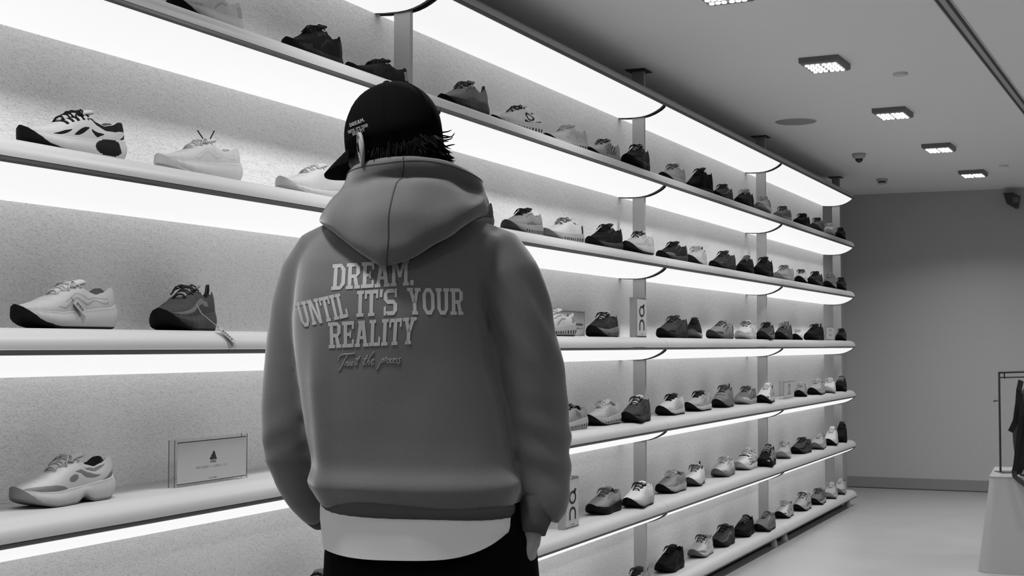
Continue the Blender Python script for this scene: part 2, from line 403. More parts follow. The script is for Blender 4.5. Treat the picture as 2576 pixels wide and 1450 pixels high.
# ------------------------------------------------------------------ trainers
BK, DK, DG, MG, LG, LT, WH, BR = 0.004, 0.014, 0.038, 0.10, 0.18, 0.28, 0.39, 0.47
def sty(u, o, pat, m, k, l, c, g, **kw):
    d = dict(u=u, o=o, pat=pat, m=m, k=k, l=l, c=c, g=g, hs=1.0, ms=1.0, loop=False, bow=True, tip=0, pods=False, toe=None, heel=None); d.update(kw); return d
STY = {
 'white_dark': sty(WH, LT, 'overlay', WH, BK, WH, LT, WH, ms=1.15),
 'black': sty(BK, DK, 'overlay', BK, BK, BK, BK, BK, hs=1.15),
 'black_loop': sty(DK, BK, 'overlay', BK, BK, DK, BK, BK, hs=0.85, ms=0.8, bow=True, heel=LG),
 'grey_dark': sty(LG, MG, 'eyelet', DG, BK, DG, DG, LG, hs=1.12, ms=1.35, loop=True, pods=True),
 'white_logo': sty(WH, DK, 'logo', LT, BK, DK, BK, WH, ms=1.25, pods=True),
 'white_dtoe': sty(WH, LT, 'waves', WH, BK, WH, LT, WH, pods=True),
 'white_strip': sty(WH, DG, 'stripes', LT, BK, DG, LT, WH),
 'darkpat': sty(DK, DG, 'overlay', BK, BK, BK, BK, WH, hs=1.1),
 'light_blk': sty(LT, WH, 'waves', LT, BK, MG, LT, LT, hs=1.05),
 'black_hi': sty(BK, BK, 'plain', BK, BK, BK, BK, BK, hs=1.42),
 'dgrey': sty(DG, MG, 'toeband', DK, BK, DK, BK, DG),
 'dark_ll': sty(DK, BK, 'overlay', BK, BK, WH, BK, DK, hs=1.1, bow=True),
 'pale': sty(LT, LG, 'waves', WH, LG, WH, LG, LT),
 'mottled': sty(LG, DG, 'mottle', LT, LG, DG, DK, LG, bow=True),
 'black_loop2': sty(BK, BK, 'plain', BK, BK, BK, BK, BK, loop=True, hs=0.95),
 'mid': sty(MG, LG, 'overlay', MG, DG, DK, DG, MG),
 'white': sty(BR, WH, 'waves', BR, WH, BR, LT, BR),
 'dark': sty(DK, DG, 'overlay', DG, BK, BK, BK, DK),
 'dark2': sty(DK, DG, 'stripes', DG, BK, BK, BK, DK),
 'bw': sty(BR, BK, 'cutouts', BR, BK, BK, MG, BR, ms=1.2, toe=None),
 'allwhite': sty(BR, WH, 'waves', BR, BR, BR, WH, BR, ms=1.3, tip=1),
 'allwhite2': sty(BR, WH, 'plain', BR, WH, BR, MG, BR, ms=0.85, bow=False),
 'darkpat2': sty(DK, DG, 'mottle', DG, BK, BK, BK, DK),
 'grey_bl': sty(LG, MG, 'eyelet', LG, DG, BK, BK, BK, pods=True, ms=1.25),
 'white_gl': sty(BR, WH, 'plain', LT, MG, MG, BK, BR, pods=True, ms=1.1, heel=BK),
 'black_lo': sty(BK, DK, 'overlay', DG, BK, BK, BK, BK, hs=1.1, pods=True),
 'white_bl': sty(WH, LT, 'overlay', WH, DK, BK, BK, WH, ms=1.1),
 'dark_gtoe': sty(DK, DG, 'overlay', DG, BK, BK, BK, BK, toe=MG),
 'white_col': sty(BR, WH, 'waves', BR, DK, WH, DK, BR, heel=None, loop=True),
 'dgrey_lo': sty(DG, DK, 'overlay', DK, BK, DK, BK, DG, hs=1.1, toe=BK),
 'black_ll': sty(BK, BK, 'overlay', BK, BK, LG, BK, BK, bow=False, hs=1.05),
 'cream': sty(LT, LG, 'overlay', LT, LG, MG, LG, WH),
 'light_blk2': sty(WH, LT, 'overlay', WH, BK, BK, BK, WH, bow=True),
 'mid_lt': sty(MG, LG, 'waves', LG, BK, LG, DG, LG, hs=1.1),
 'wave': sty(0.34, 0.22, 'waves', 0.36, BK, WH, MG, WH, ms=1.3, tag=True),
 'dgrey_tag': sty(DG, MG, 'toeband', DG, BK, DK, DG, LG, ms=1.2, loop=True, tag=True, hs=1.06),
 'pods': sty(WH, LG, 'overlay', LT, DK, WH, LT, WH, pods=True, ms=1.4),
 'dark_lt': sty(DK, DG, 'stripes', MG, BK, BK, DK, LT, pods=True, ms=1.2, hs=1.05),
 'black_ws': sty(BK, BK, 'plain', LT, MG, BK, BK, BK, hs=1.1, bow=False),
 'grey_str': sty(LG, DG, 'overlay', MG, DG, DG, DG, LG, toe=DG, bow=False),
 'white_tag': sty(BR, LT, 'overlay', WH, WH, MG, DK, BR, hs=1.05),
 'dgrey2': sty(DG, MG, 'toeband', MG, DK, BK, DK, DK),
 'dark_str': sty(DG, MG, 'overlay', DG, BK, LT, DK, BK, hs=1.08, loop=True),
 'white_dk': sty(BR, WH, 'plain', WH, BK, WH, LT, BR, hs=.8),
 'black_loop3': sty(BK, BK, 'plain', BK, BK, BK, BK, BK, loop=True, hs=1.1),
 'gtoe': sty(0.40, 0.13, 'panels', 0.42, LG, WH, DG, WH, ms=1.25, toe=0.14, loop=False, hs=1.04),
 'grey_bl2': sty(LG, MG, 'panelsquare', LT, LG, BK, BK, LG, pods=True, ms=1.2),
 'light_pods': sty(LT, LG, 'stripes', LT, BK, BR, LG, LT, pods=True, ms=1.2),
 'dgrey_wt': sty(DG, DK, 'overlay', DG, BK, DK, BK, WH, hs=1.12),
 'white_blk': sty(WH, LG, 'stripes', WH, BK, BK, BK, BK, ms=0.9),
 'white_dtoe2': sty(LT, LG, 'overlay', WH, BK, BK, BK, DK),
 'grey_hi': sty(MG, LG, 'mottle', MG, BK, DG, DG, MG, loop=True, hs=1.2),
 'grey_wtoe': sty(MG, LG, 'overlay', LT, LT, DG, DG, MG, toe=WH),
 'zebra': sty(BR, BK, 'zebra', WH, BK, BR, BK, BR, hs=1.1, bow=False),
 'stripe_gr': sty(LG, BK, 'stripes', LG, BK, BR, DK, LG),
 'light_dk': sty(LT, LG, 'overlay', LT, BK, WH, LG, LT),
 'dark_ws': sty(BK, DK, 'overlay', DG, BK, LT, BK, DK, hs=1.05, bow=False),
 'lowpeek': sty(BR, WH, 'plain', BR, BR, BK, LG, LG, hs=.80, ms=.9, bow=False),
 'grey_blk': sty(LG, MG, 'eyelet', BK, BK, MG, DG, LG, ms=1.2, bow=True),
 'white_xl': sty(BR, WH, 'waves', LT, BK, BK, BK, BR, loop=False, heel=None, ms=1.15),
 'grey_x': sty(LG, MG, 'waves', LT, BK, BR, MG, LT, ms=1.1),
 'white_loop': sty(BR, WH, 'plain', WH, DG, MG, DK, BR, loop=True, pods=True),
 'light_gs': sty(WH, LG, 'overlay', LG, MG, WH, MG, WH, ms=1.1),
 'white_lines': sty(BR, BK, 'zlines', BR, LT, BR, LT, BR, hs=1.15, bow=False),
 'lattice': sty(BK, WH, 'zebra', BK, BK, LT, BK, BK, hs=1.15, bow=False),
 'dark_band': sty(DG, BK, 'toeband', DG, BK, BK, BK, DG),
 'light_wl': sty(LT, LG, 'overlay', LT, MG, BR, MG, LG, bow=False),
 'white_str2': sty(BR, LT, 'stripes', WH, BK, BR, WH, BR, hs=1.2, bow=False),
 'black_hi2': sty(BK, BK, 'plain', BK, BK, BK, BK, BK, hs=1.42, bow=False),
 'white_gtoe': sty(WH, LG, 'overlay', WH, MG, DG, MG, WH, toe=LG, hs=1.05),
 'dgrey_band': sty(DG, MG, 'toeband', DK, BK, BK, BK, DG, hs=1.08),
 'grey_dt': sty(MG, LG, 'overlay', MG, BK, LG, BK, DK, bow=False),
 'zebra2': sty(WH, BK, 'zebra', LT, BK, WH, DK, WH),
 'light_dots': sty(LT, MG, 'eyelet', LT, BK, DG, LG, WH, hs=1.15),
 'mid_ls': sty(MG, DG, 'overlay', LT, BK, DG, WH, MG),
}
HALF = [(0, .004), (.012, .016), (.03, .023), (.07, .030), (.15, .0355), (.28, .0365), (.42, .0365), (.55, .041), (.68, .0475), (.76, .0485), (.84, .045), (.90, .038), (.95, .028), (.98, .018), (1, .004)]
HTOP = [(0, .086), (.05, .093), (.10, .092), (.18, .081), (.27, .075), (.36, .081), (.43, .092), (.50, .091), (.60, .081), (.70, .068), (.80, .057), (.88, .051), (.94, .046), (.98, .040), (1, .034)]
def t_grid(n):
    e = [0, .006, .015, .03, .05]
    m = [.05 + (.93 - .05) * i / n for i in range(1, n + 1)]
    return e + m + [.95, .967, .98, .99, .996, 1.0]
def pattern(p, t, f, side):
    """True where the contrasting material shows; t along heel 0 to toe 1, f up the wall 0 to 1"""
    if p == 'plain': return False
    if p == 'overlay': return (t < .17 and f < .75) or (t > .80 and f < .30) or (.42 < t < .66 and .74 < f < .97) or abs(f - (.15 + (.62 - t) * 2.0)) < .07 and .35 < t < .62
    if p == 'eyelet': return (.40 < t < .68 and .80 < f < .97) or (t < .13 and f < .55) or abs(f - .14) < .09 and t < .72
    if p == 'stripes': return .26 < t < .72 and ((t * 1.0 + f * .20) % .085) < .032 and f < .9
    if p == 'logo': return (abs(((t - .36) * 3.4) ** 2 + ((f - .52) * 1.25) ** 2 - .09) < .045) or (t < .5 and abs(f - .12 + (t - .2) * .1) < .07) or (t < .03)
    if p == 'waves': return abs(f - (.40 + .13 * math.sin(t * 26)) - (.55 - t) * .25) < .05 and .15 < t < .74 or abs(f - (.66 + .09 * math.sin(t * 26 + .6)) - (.5 - t) * .1) < .035 and .15 < t < .66
    if p == 'toeband': return abs(f - (.42 + (.7 - t) * .5)) < .13 and t > .3 or (t < .12 and f < .6)
    if p == 'mottle': return math.sin(t * 97 + f * 23) * math.sin(f * 61 - t * 41) > .25
    if p == 'zebra': return ((t * .9 + f * .30) % .11) < .046 and .12 < t < .80 and .08 < f < .97 or (t > .88 and f < .35)
    if p == 'zlines': return abs(((t * .9 - f * .25) % .10) - .05) < .013 and .1 < t < .75 or abs(f - .1) < .05 and t < .75
    def leaf(tc, w_, f0, sl, a_): return abs(t - tc) < w_ and abs(f - f0 - sl * (t - tc)) < a_ * (1 - ((t - tc) / w_) ** 2)
    if p == 'panels':
        if leaf(.27, .13, .80 + .25 * (t - .2), -.5, .10) and t < .40: return True
        if leaf(.36, .15, .52, .55, .13): return True
        if ((t - .53) / .055) ** 2 + ((f - .36) / .14) ** 2 < 1: return True
        return t < .20 and f < .46 - (t - .0) * 1.6 and f > .06
    if p == 'panelsquare': return .3 < t < .48 and .3 < f < .8
    if p == 'cutouts':
        if t < .44 and f > .50 + .42 * (max(0, t - .03) / .41) ** 1.6 and f < .97: return True
        if leaf(.745, .095, .30, -1.4, .10) or leaf(.545, .095, .30, -1.6, .11): return True
        if .30 < t < .43 and .20 + (abs(t - .375) * 2.6) < f < .44: return True
        if t < .115 and .14 < f < .16 + (.115 - t) * 2.3: return True
        return .44 < t < .70 and f > .84 and (t * 100) % 6 < 3.0
    return False

def make_shoe(name, st, loc, rz, sc=1.0, n=34, label=None, group=None, parent=None):
    root = empty(name, loc, rz, label, 'shoe' if label else None, group)
    if parent: root.parent = parent
    L = .29 * sc; hs, ms = st['hs'], st['ms']
    ts = t_grid(n)
    if n > 150: ts = [t for i, t in enumerate(ts)]
    def X(t): return (t - .5) * L
    def cy(t): return .005 * math.sin(PI * t) * sc - .004 * sc * (1 if t > .8 else 0) * (t - .8) * 5
    def zb(t): return (.026 * (max(0, t - .70) / .30) ** 1.8 + .010 * (max(0, .10 - t) / .10) ** 1.5) * sc
    def zt(t): return (interp([(0, .046), (.2, .041), (.5, .034), (.75, .030), (.9, .0255), (1, .022)], t) * (ms * .65 + .35)) * sc + zb(t) * .75
    def hh(t): return interp(HTOP, t) * sc * (1 + (hs - 1) * (1.0 if t < .62 else max(.15, (1 - t) / .38))) + (ms - 1) * .012
    def hw(t): return interp(HALF, t) * sc
    mu, mo = mat(st['u'], .8, .25 if st['u'] > .06 else .10, name='shoe_upper'), mat(st['o'], .7, .25 if st['o'] > .06 else .10, name='shoe_overlay')
    mm, mk = mat(st['m'], .6, .25 if st['m'] > .06 else .12, name='midsole'), mat(st['k'], .7, .25 if st['k'] > .06 else .10, name='outsole')
    ml, mc, mg = mat(st['l'], .7, .2, name='lace'), mat(st['c'], .9, .1, name='lining'), mat(st['g'], .75, .2, name='tongue')
    # upper --------------------------------------------------------------
    NQ = 56 if n > 150 else (24 if n > 60 else 16); QO = .36
    qs = [-1 + (1 - QO) * i / NQ for i in range(NQ + 1)] + [-QO + 2 * QO * i / 8 for i in range(1, 8)] + [QO + (1 - QO) * i / NQ for i in range(NQ + 1)]
    def opn(t): return 0 if t < .025 else (1 if t < .40 else max(0, 1 - (t - .40) / .05))
    def pt(t, q):
        o = opn(t); a = abs(q); sgn = 1 if q >= 0 else -1
        w = hw(t) * .955; zs = zt(t) - .006 * sc; h = hh(t)
        ph = PI / 2 * (1 - a)
        k = max(0, min(1, (t - .5) / .35))          # toe box is rounder, quarter is upright
        y1 = w * max(0, math.cos(ph)) ** (.62 + .0 * k); z1 = zs + (h - zs) * max(0, math.sin(ph)) ** (.78)
        if a >= QO:
            g = (1 - a) / (1 - QO)
            y2 = w * (1.0 + .05 * math.sin(PI * g) - .30 * g ** 1.6); z2 = zs + (h - zs) * g
        else:
            g = a / QO
            y2 = w * .70 * g * .96; z2 = h - (.050 * sc * (1 - g ** 4)) - (.004 * sc if g < .99 else 0)
            if a < QO and t > .40: pass
        y = y1 + (y2 - y1) * o; z = z1 + (z2 - z1) * o
        return (X(t), cy(t) + sgn * y, z)
    NV = len(qs)
    V = [pt(t, q) for t in ts for q in qs]
    FU, IU, FL, FT, FH = [], [], [], [], []
    for i in range(len(ts) - 1):
        tm = (ts[i] + ts[i + 1]) / 2
        for j in range(NV - 1):
            qm = (qs[j] + qs[j + 1]) / 2
            f = (i * NV + j, (i + 1) * NV + j, (i + 1) * NV + j + 1, i * NV + j + 1)
            fr = min(1.0, (1 - abs(qm)) / (1 - QO))
            if abs(qm) < QO and .025 < tm < .43: FL.append(f); continue
            if st['toe'] is not None and tm > (.60 if st['pat'] == 'panels' else .72) + (.34 if st['pat'] == 'panels' else .26) * min(1, fr / .85) ** 1.3 and fr < .9: FT.append(f); continue
            if st['heel'] is not None and tm < .16 and fr < .72: FH.append(f); continue
            FU.append(f); IU.append(1 if pattern(st['pat'], tm, fr, qm) else 0)
    def sub(nm, faces, m, idx=None, mats=None):
        used = sorted({k for f in faces for k in f}); mp = {k: i for i, k in enumerate(used)}
        return mesh_obj(nm, [V[k] for k in used], [tuple(mp[k] for k in f) for f in faces], m, root, True, mats, idx)
    sub('upper', FU, mu, IU, [mu, mo])
    if FL: sub('lining', FL, mc)
    if FT: sub('toe_cap', FT, mat(st['toe'], .5, .35))
    if FH: sub('heel_counter', FH, mat(st['heel'], .5, .35))
    # midsole --------------------------------------------------------------
    rings = []; pods = st['pods']
    for t in ts:
        w = hw(t); b = zb(t) + .005 * sc + (.014 * sc * math.exp(-((t - .40) / .065) ** 2) if st['pat'] == 'panels' else 0); tp = zt(t); fl = 1.04 + .05 * (ms - 1) * 4; yc = cy(t)
        nz = 15 if n > 150 else 8; prof = []
        for q in range(nz):
            g = q / (nz - 1)
            prof.append((w * (fl * (.93 + .07 * math.sin(PI * min(1, g * 1.15))) - .03 * g), b + (tp - b) * g))
        xo = [(-.011 * sc * (ms - .3) * math.sin(PI * min(1, q / (nz - 1) * .9 + .08)) * max(0, 1 - t / .14)) for q in range(nz)]
        ring = [(X(t) + dx, yc - y, z) for (y, z), dx in zip(prof, xo)] + [(X(t) + dx, yc + y, z) for (y, z), dx in zip(reversed(prof), reversed(xo))]
        rings.append(ring)
    mb = MB().loft(rings, True); idx = []
    nr = len(rings[0])
    for i in range(len(rings) - 1):
        tm = (ts[i] + ts[i + 1]) / 2
        for k in range(nr):
            g = min(k, nr - 2 - k) / (nr / 2 - 1) if k < nr - 1 else 0
            painted_hole = pods and .04 < tm < .78 and .16 < g + .08 < .5 and (tm * 100) % 7.5 < 3.1  # pod holes are colour only: the shade inside them is painted black
            cut = st['pat'] == 'cutouts' and (((tm - .25) / .155) ** 2 + ((g - .50) / .50) ** 2 < 1 and tm - .04 * g > .10)
            idx.append(1 if painted_hole or cut else 0)
    idx += [0, 0]
    mesh_obj('midsole', mb.v, mb.f, mm, root, True, [mm, mat(BK, .8, .2)], idx)
    rings = []
    for t in ts:
        w = hw(t) * (1.0 if t < .8 else 1.03); b = zb(t); yc = cy(t); top = b + .006 * sc
        if t > .86: top = b + (.006 + .020 * ((t - .86) / .14)) * sc
        if st['pat'] == 'panels': b += .014 * sc * math.exp(-((t - .40) / .065) ** 2); top = max(top, b + .004 * sc)
        dx = .003 * sc * min(1, max(0, (t - .85) / .1)); hf = [(-.90, 0), (-.97, .12), (-1.01, .4), (-1.02, .75), (-1.0, 1.0)]
        rings.append([(X(t) + dx, yc + a_ * w, b + (top - b) * g_) for a_, g_ in hf] + [(X(t) + dx, yc - a_ * w, b + (top - b) * g_) for a_, g_ in reversed(hf)])
    oo = MB().loft(rings, True).build('outsole', mk, root, True); oo.data.set_sharp_from_angle(angle=math.radians(50))
    # tongue and laces -----------------------------------------------------
    rings = []
    for i in range(9):
        g = i / 8; t = .66 - .29 * g; z = hh(max(t, .43)) + (.002 + .022 * hs * max(0, g - .55) ** 1.0) * sc + (.004 * sc if g < .55 else .004 * sc)
        wd = (.013 + .008 * g) * sc; xx = X(t) - (.0 if g < .6 else .004 * (g - .6)) * sc
        th = .006 * sc
        rings.append([(xx, cy(t) - wd, z - .005 * sc), (xx, cy(t) - wd * .6, z), (xx, cy(t), z + .002 * sc), (xx, cy(t) + wd * .6, z), (xx, cy(t) + wd, z - .005 * sc),
                      (xx, cy(t) + wd * .8, z - th - .004 * sc), (xx, cy(t), z - th), (xx, cy(t) - wd * .8, z - th - .004 * sc)])
    MB().loft(rings, True).build('tongue', mg, root, True)
    lb = MB(); lr = (.0024 if n < 40 else .0021) * sc
    for r in range(6):
        t = .665 - .042 * r; z = hh(t) + .0065 * sc; wd = (.017 + .0012 * r) * sc
        t2 = t - .042 * (.55 if r % 2 else .3)
        z2 = hh(t2) + .0065 * sc
        lb.tube([(X(t), cy(t) - wd, z - .009 * sc), (X(t * .7 + t2 * .3), cy(t) - wd * .5, z + .001), (X((t + t2) / 2), cy(t), (z + z2) / 2 + .003 * sc), (X(t2 * .7 + t * .3), cy(t) + wd * .5, z2 + .001), (X(t2), cy(t) + wd, z2 - .009 * sc)], lr, 6)
        if r % 2 == 0: lb.tube([(X(t), cy(t) + wd, z - .009 * sc), (X(t - .02), cy(t), z + .004 * sc), (X(t - .042), cy(t) - wd, z - .008 * sc)], lr, 6)
    if st['bow']:
        t = .44; z = hh(t) + .010 * sc
        for s_ in (-1, 1):
            lb.tube([(X(t), cy(t), z), (X(t) + .010 * sc, s_ * .014 * sc, z + .003 * sc), (X(t) + .014 * sc, s_ * .026 * sc, z - .002 * sc), (X(t) + .020 * sc, s_ * .030 * sc, z - .012 * sc), (X(t) + .022 * sc, s_ * .022 * sc, z - .008 * sc), (X(t) + .008 * sc, s_ * .006 * sc, z)], lr * .9, 6)
            lb.tube([(X(t), cy(t), z), (X(t) + .022 * sc, s_ * .018 * sc, z - .001 * sc), (X(t) + .038 * sc, s_ * .028 * sc, z - .022 * sc)], lr * .9, 6)
    lb.build('laces', ml, root, True)
    if st['tip']:
        tb = MB()
        for s_ in (-1, 1): tb.tube([(X(.40), s_ * .010, hh(.43) + .012), (X(.40) - .014 * s_ + .004, s_ * .016, hh(.43) + .036)], .0018, 6)
        tb.build('lace_tip', mat(BK, .4, .4), root)
    if st['loop']:
        z = hh(.02); x = X(.02)
        MB().tube([(x + .010 * sc, -.001, z - .012 * sc), (x + .002 * sc, 0, z + .004 * sc), (x - .004 * sc, 0, z + .020 * sc), (x - .012 * sc, 0, z + .022 * sc), (x - .014 * sc, 0, z + .008 * sc), (x - .006 * sc, 0, z - .016 * sc)], .0034 * sc, 6).build('pull_tab', mat(min(st['u'], st['c']), .7, .2), root, True)
    if st.get('tag'):
        tg = MB(); t = .58; z = hh(t)
        side = 1
        if st['pat'] == 'toeband':
            a = Vector((X(.56), .018, hh(.56) + .006)); b_ = Vector((X(.62), .058, zt(.62) + .006)); c_ = Vector((X(.58), .100, .007)); e = Vector((X(.52), .136, -.030))
        else:
            a = Vector((X(.60), .016, hh(.60) + .006)); b_ = Vector((X(.58), .040, .070)); c_ = Vector((X(.57), .046, .062)); e = Vector((X(.49), .054, .036))
        tg.tube([a, b_, c_], .0012, 5)
        d = (e - c_).normalized(); s2 = d.cross(Vector((0, 1, .4))).normalized() * .0095; nn = d.cross(s2).normalized() * .0008
        tg.add([c_ - s2 - nn, c_ + s2 - nn, e + s2 - nn, e - s2 - nn, c_ - s2 + nn, c_ + s2 + nn, e + s2 + nn, e - s2 + nn], [(0,3,2,1),(4,5,6,7),(0,1,5,4),(1,2,6,5),(2,3,7,6),(3,0,4,7)])
        tg.build('swing_tag', mat(.30, .6, .2), root)
        tx = MB()
        for i in range(5):
            p = c_ + (e - c_) * (.25 + .13 * i)
            for nn2 in (nn * 1.6, -nn * 1.6):
                u_ = s2 * .45; v_ = (e - c_) * .04
                tx.add([p - u_ - v_ + nn2, p + u_ - v_ + nn2, p + u_ + v_ * (.2 if i % 2 else 1) + nn2, p - u_ + v_ + nn2], [(0, 1, 2, 3)])
        tx.build('tag_lettering', M_INK, root)
    return root

ORD = ['first', 'second', 'third', 'fourth', 'fifth', 'sixth', 'seventh', 'eighth', 'ninth', 'tenth', 'eleventh']
ROWS = ['top shelf', 'second shelf', 'third shelf', 'fourth shelf', 'fifth shelf', 'bottom shelf']
count = {}
for (row, sy, lat, yd, sc, st, look) in SHOES:
    if row == 5 and sy > 10.5: sy += .04
    bay = 0 if sy < 3.942 else (1 if sy < 6.267 else (2 if sy < 8.592 else 3))
    count[(row, bay)] = count.get((row, bay), 0) + 1
    place = ['left of the person', 'right of the person', 'past the middle post', 'past the far post'][bay]
    label = '%s, %s %s, %s %s' % (look, ROWS[row], '', ORD[count[(row, bay)] - 1], place)
    label = ' '.join(label.replace(' ,', ',').split())
    words_ = label.split()
    if len(words_) > 16: label = ' '.join((look + ', ' + ROWS[row] + ', ' + place).split()[:16])
    near = sy < 4.0
    make_shoe('trainer', STY[st], (WX - lat, sy, EDGE[row + 1] + TOPZ + .0005), -PI / 2 + math.radians(yd), sc, 250 if near else (80 if sy < 7 else 50), label, 'trainers on the ' + ROWS[row])

# ------------------------------------------------------------------ acrylic brand signs on the shelves
def text_mesh(body, size, font_shear=0.0):
    cu = bpy.data.curves.new('t', 'FONT'); cu.body = body; cu.size = size; cu.align_x = 'CENTER'; cu.align_y = 'CENTER'; cu.shear = font_shear
    o = bpy.data.objects.new('t', cu); C.objects.link(o)
    dg = bpy.context.evaluated_depsgraph_get(); dg.update()
    me = bpy.data.meshes.new_from_object(o.evaluated_get(dg))
    vs = [tuple(v.co) for v in me.vertices]; fs = [tuple(p.vertices) for p in me.polygons]
    bpy.data.objects.remove(o); bpy.data.curves.remove(cu); bpy.data.meshes.remove(me)
    return vs, fs
def sign(name, label, loc, wd, ht, th, marks, group='acrylic brand signs', card=None):
    # stands on the shelf, its face to the room (+x); local y runs along the wall
    t = empty(name, loc, 0, label, 'sign', group)
    MB().box((-th, -wd / 2, 0), (-.003, wd / 2, ht)).build('acrylic_block', M_ACRYL, t)
    e = .008
    MB().box((-.0025, -wd / 2 + e, e), (-.0005, wd / 2 - e, ht - e)).build('card', card or M_CARD, t)
    ed = MB()
    ed.box((-.0026, -wd / 2 + e, ht - e), (-.0004, wd / 2 - e, ht - e + .0022)); ed.box((-.0026, -wd / 2 + e, e - .0022), (-.0004, wd / 2 - e, e))
    ed.build('refraction_line', mat(.05, .4, .3), t)  # dark strips painted in for the acrylic's refraction along top and bottom
    for yy in (-wd / 2, wd / 2):
        if wd < .2: MB().box((-th, yy - .0006, 0), (-.003, yy + .0006, ht)).build('side_edge', mat(.30, .3, .5), t)
        else:
            for x_ in (-th, -.004): MB().box((x_, yy - .0007, 0), (x_ + .0012, yy + .0007, ht)).build('side_edge', mat(.07, .3, .5), t)
    for nm, vs, fs, m in marks:
        mesh_obj(nm, [(.0002, y, z) for y, z in vs], fs, m, t)
    return t
def quads(ps):
    vs, fs = [], []
    for p in ps:
        n = len(vs); vs += p; fs.append(tuple(range(n, n + len(p))))
    return vs, fs
def dashes(y0, y1, z, h, n, seed):
    r = random.Random(seed); out = []; y = y0; step = (y1 - y0) / n
    for i in range(n):
        if r.random() < .82: out.append([(y, z), (y + step * .62, z), (y + step * .62, z + h * r.uniform(.7, 1)), (y, z + h * r.uniform(.7, 1))])
        y += step
    return quads(out)
def place_text(body, size, y, z, sx=1.0):
    vs, fs = text_mesh(body, size); return [(y + a * sx, z + b) for a, b, _ in vs], fs
GREY_INK = mat(.33, .6, .2)
MID_INK = mat(.14, .6, .2)
# three slanted bars over a small wordmark
H0 = .117
bars = []
for i, hgt in enumerate((.0085, .0155, .0225)):
    y0 = -.0135 + i * .0092
    bars.append([(y0 + .0035, .0600), (y0 + .0105, .0600), (y0 + .0105 - hgt * .50, .0600 + hgt), (y0 + .0105 - hgt * .50 - .0072, .0600 + hgt - .0040)])
bv, bf = quads(bars)
tv, tf = place_text('adidas', .0095, 0, .0555, 1.05)
dv, df = dashes(-.068, .068, .0415, .0055, 30, 3)
ev, ef = dashes(-.016, .016, .0125, .003, 9, 5)
p = (at_z(443, 1229, EDGE[4] + TOPZ) + at_z(622, 1203, EDGE[4] + TOPZ)) / 2
sign('sign_holder', 'clear acrylic sign with three-bar triangle logo beside the grey-toed trainer', (p.x, p.y, EDGE[4] + TOPZ + .0005), .30, H0, .022,
     [('logo_bars', bv, bf, M_INK), ('wordmark', tv, tf, M_INK), ('small_lettering', dv, df, GREY_INK), ('fine_print', ev, ef, MID_INK)])
p = at_z(1468, 847, EDGE[3] + TOPZ - .0001) if False else None
ps = at_x(1472, 846, WX - .195)
a1 = place_text('Running', .016, .085, .048); 
v1, f1 = dashes(.035, .125, .050, .011, 9, 11); v2, f2 = dashes(.045, .120, .034, .008, 8, 12)
sign('sign_holder', 'wide clear acrylic sign with two dark lettering lines beside the sleeve', (ps.x, ps.y - .15, EDGE[3] + TOPZ + .0005), .30, H0, .022,
     [('bold_lettering', v1, f1, M_INK), ('small_lettering', v2, f2, MID_INK)])
def on_marks(k=1.0):
    # ring with a small flick at its upper right, above an arch
    vs, fs = [], []
    n = 28
    def ringpart(cy_, cz, ro, ri, a0, a1, n, sq=1.0):
        b = len(vs)
        for i in range(n + 1):
            a = a0 + (a1 - a0) * i / n
            vs.append((cy_ + ro * math.cos(a), cz + ro * sq * math.sin(a))); vs.append((cy_ + ri * math.cos(a), cz + ri * sq * math.sin(a)))
        for i in range(n): fs.append((b + 2 * i, b + 2 * i + 1, b + 2 * i + 3, b + 2 * i + 2))
    ringpart(0, .124, .038 * k, .024 * k, 0, 2 * PI, n, .72)
    b = len(vs); vs.extend([(.006, .148), (.026, .138), (.042, .156), (.024, .160)]); fs.append((b, b + 1, b + 2, b + 3))
    ringpart(0, .060, .036 * k, .022 * k, 0, PI, 16, .75)
    for s_ in (-1, 1):
        b = len(vs); y0, y1 = sorted((s_ * .036 * k, s_ * .022 * k)); vs.extend([(y0, .034), (y1, .034), (y1, .062), (y0, .062)]); fs.append((b, b + 1, b + 2, b + 3))
    return vs, fs
ov, of = on_marks()
pc = at_x(1615, 848, WX - .10)
e2, g2 = dashes(-.03, .03, .014, .004, 8, 9)
sign('sign_holder', 'tall acrylic sign with round and arch logo on third shelf before middle post', (pc.x, pc.y, EDGE[3] + TOPZ + .0005), .145, .19, .035, [('logo', ov, of, M_INK), ('fine_print', e2, g2, MID_INK)])
pe = (at_z(1421, 1334, EDGE[5] + TOPZ) + at_z(1460, 1325, EDGE[5] + TOPZ)) / 2
sign('sign_holder', 'tall acrylic sign with round and arch logo half behind the right cuff', (pe.x, pe.y, EDGE[5] + TOPZ + .0005), .145, .205, .035, [('logo', ov, of, M_INK), ('fine_print', e2, g2, MID_INK)])
pdn = (at_z(1970, 1007, EDGE[4] + TOPZ) + at_z(2001, 1000, EDGE[4] + TOPZ)) / 2
cv, cf = [], []
def ring2(cy_, cz, ro, ri, a0, a1, n):
    b = len(cv)
    for i in range(n + 1):
        a = a0 + (a1 - a0) * i / n
        cv.append((cy_ + ro * math.cos(a), cz + ro * math.sin(a))); cv.append((cy_ + ri * math.cos(a), cz + ri * math.sin(a)))
    for i in range(n): cf.append((b + 2 * i, b + 2 * i + 1, b + 2 * i + 3, b + 2 * i + 2))
ring2(0, .068, .030, .023, .3, 2 * PI - .1, 26); ring2(.004, .070, .016, .009, -1.2, 2.2, 14)
lv, lf = dashes(-.045, .045, .028, .010, 8, 21)
sign('sign_holder', 'small white acrylic sign with ring emblem on fourth shelf past the far post', (pdn.x, pdn.y, EDGE[4] + TOPZ + .0005), .29, .117, .03, [('emblem', cv, cf, MID_INK), ('small_lettering', lv, lf, MID_INK)])
pcn = at_x(2094, 856, WX - .10)
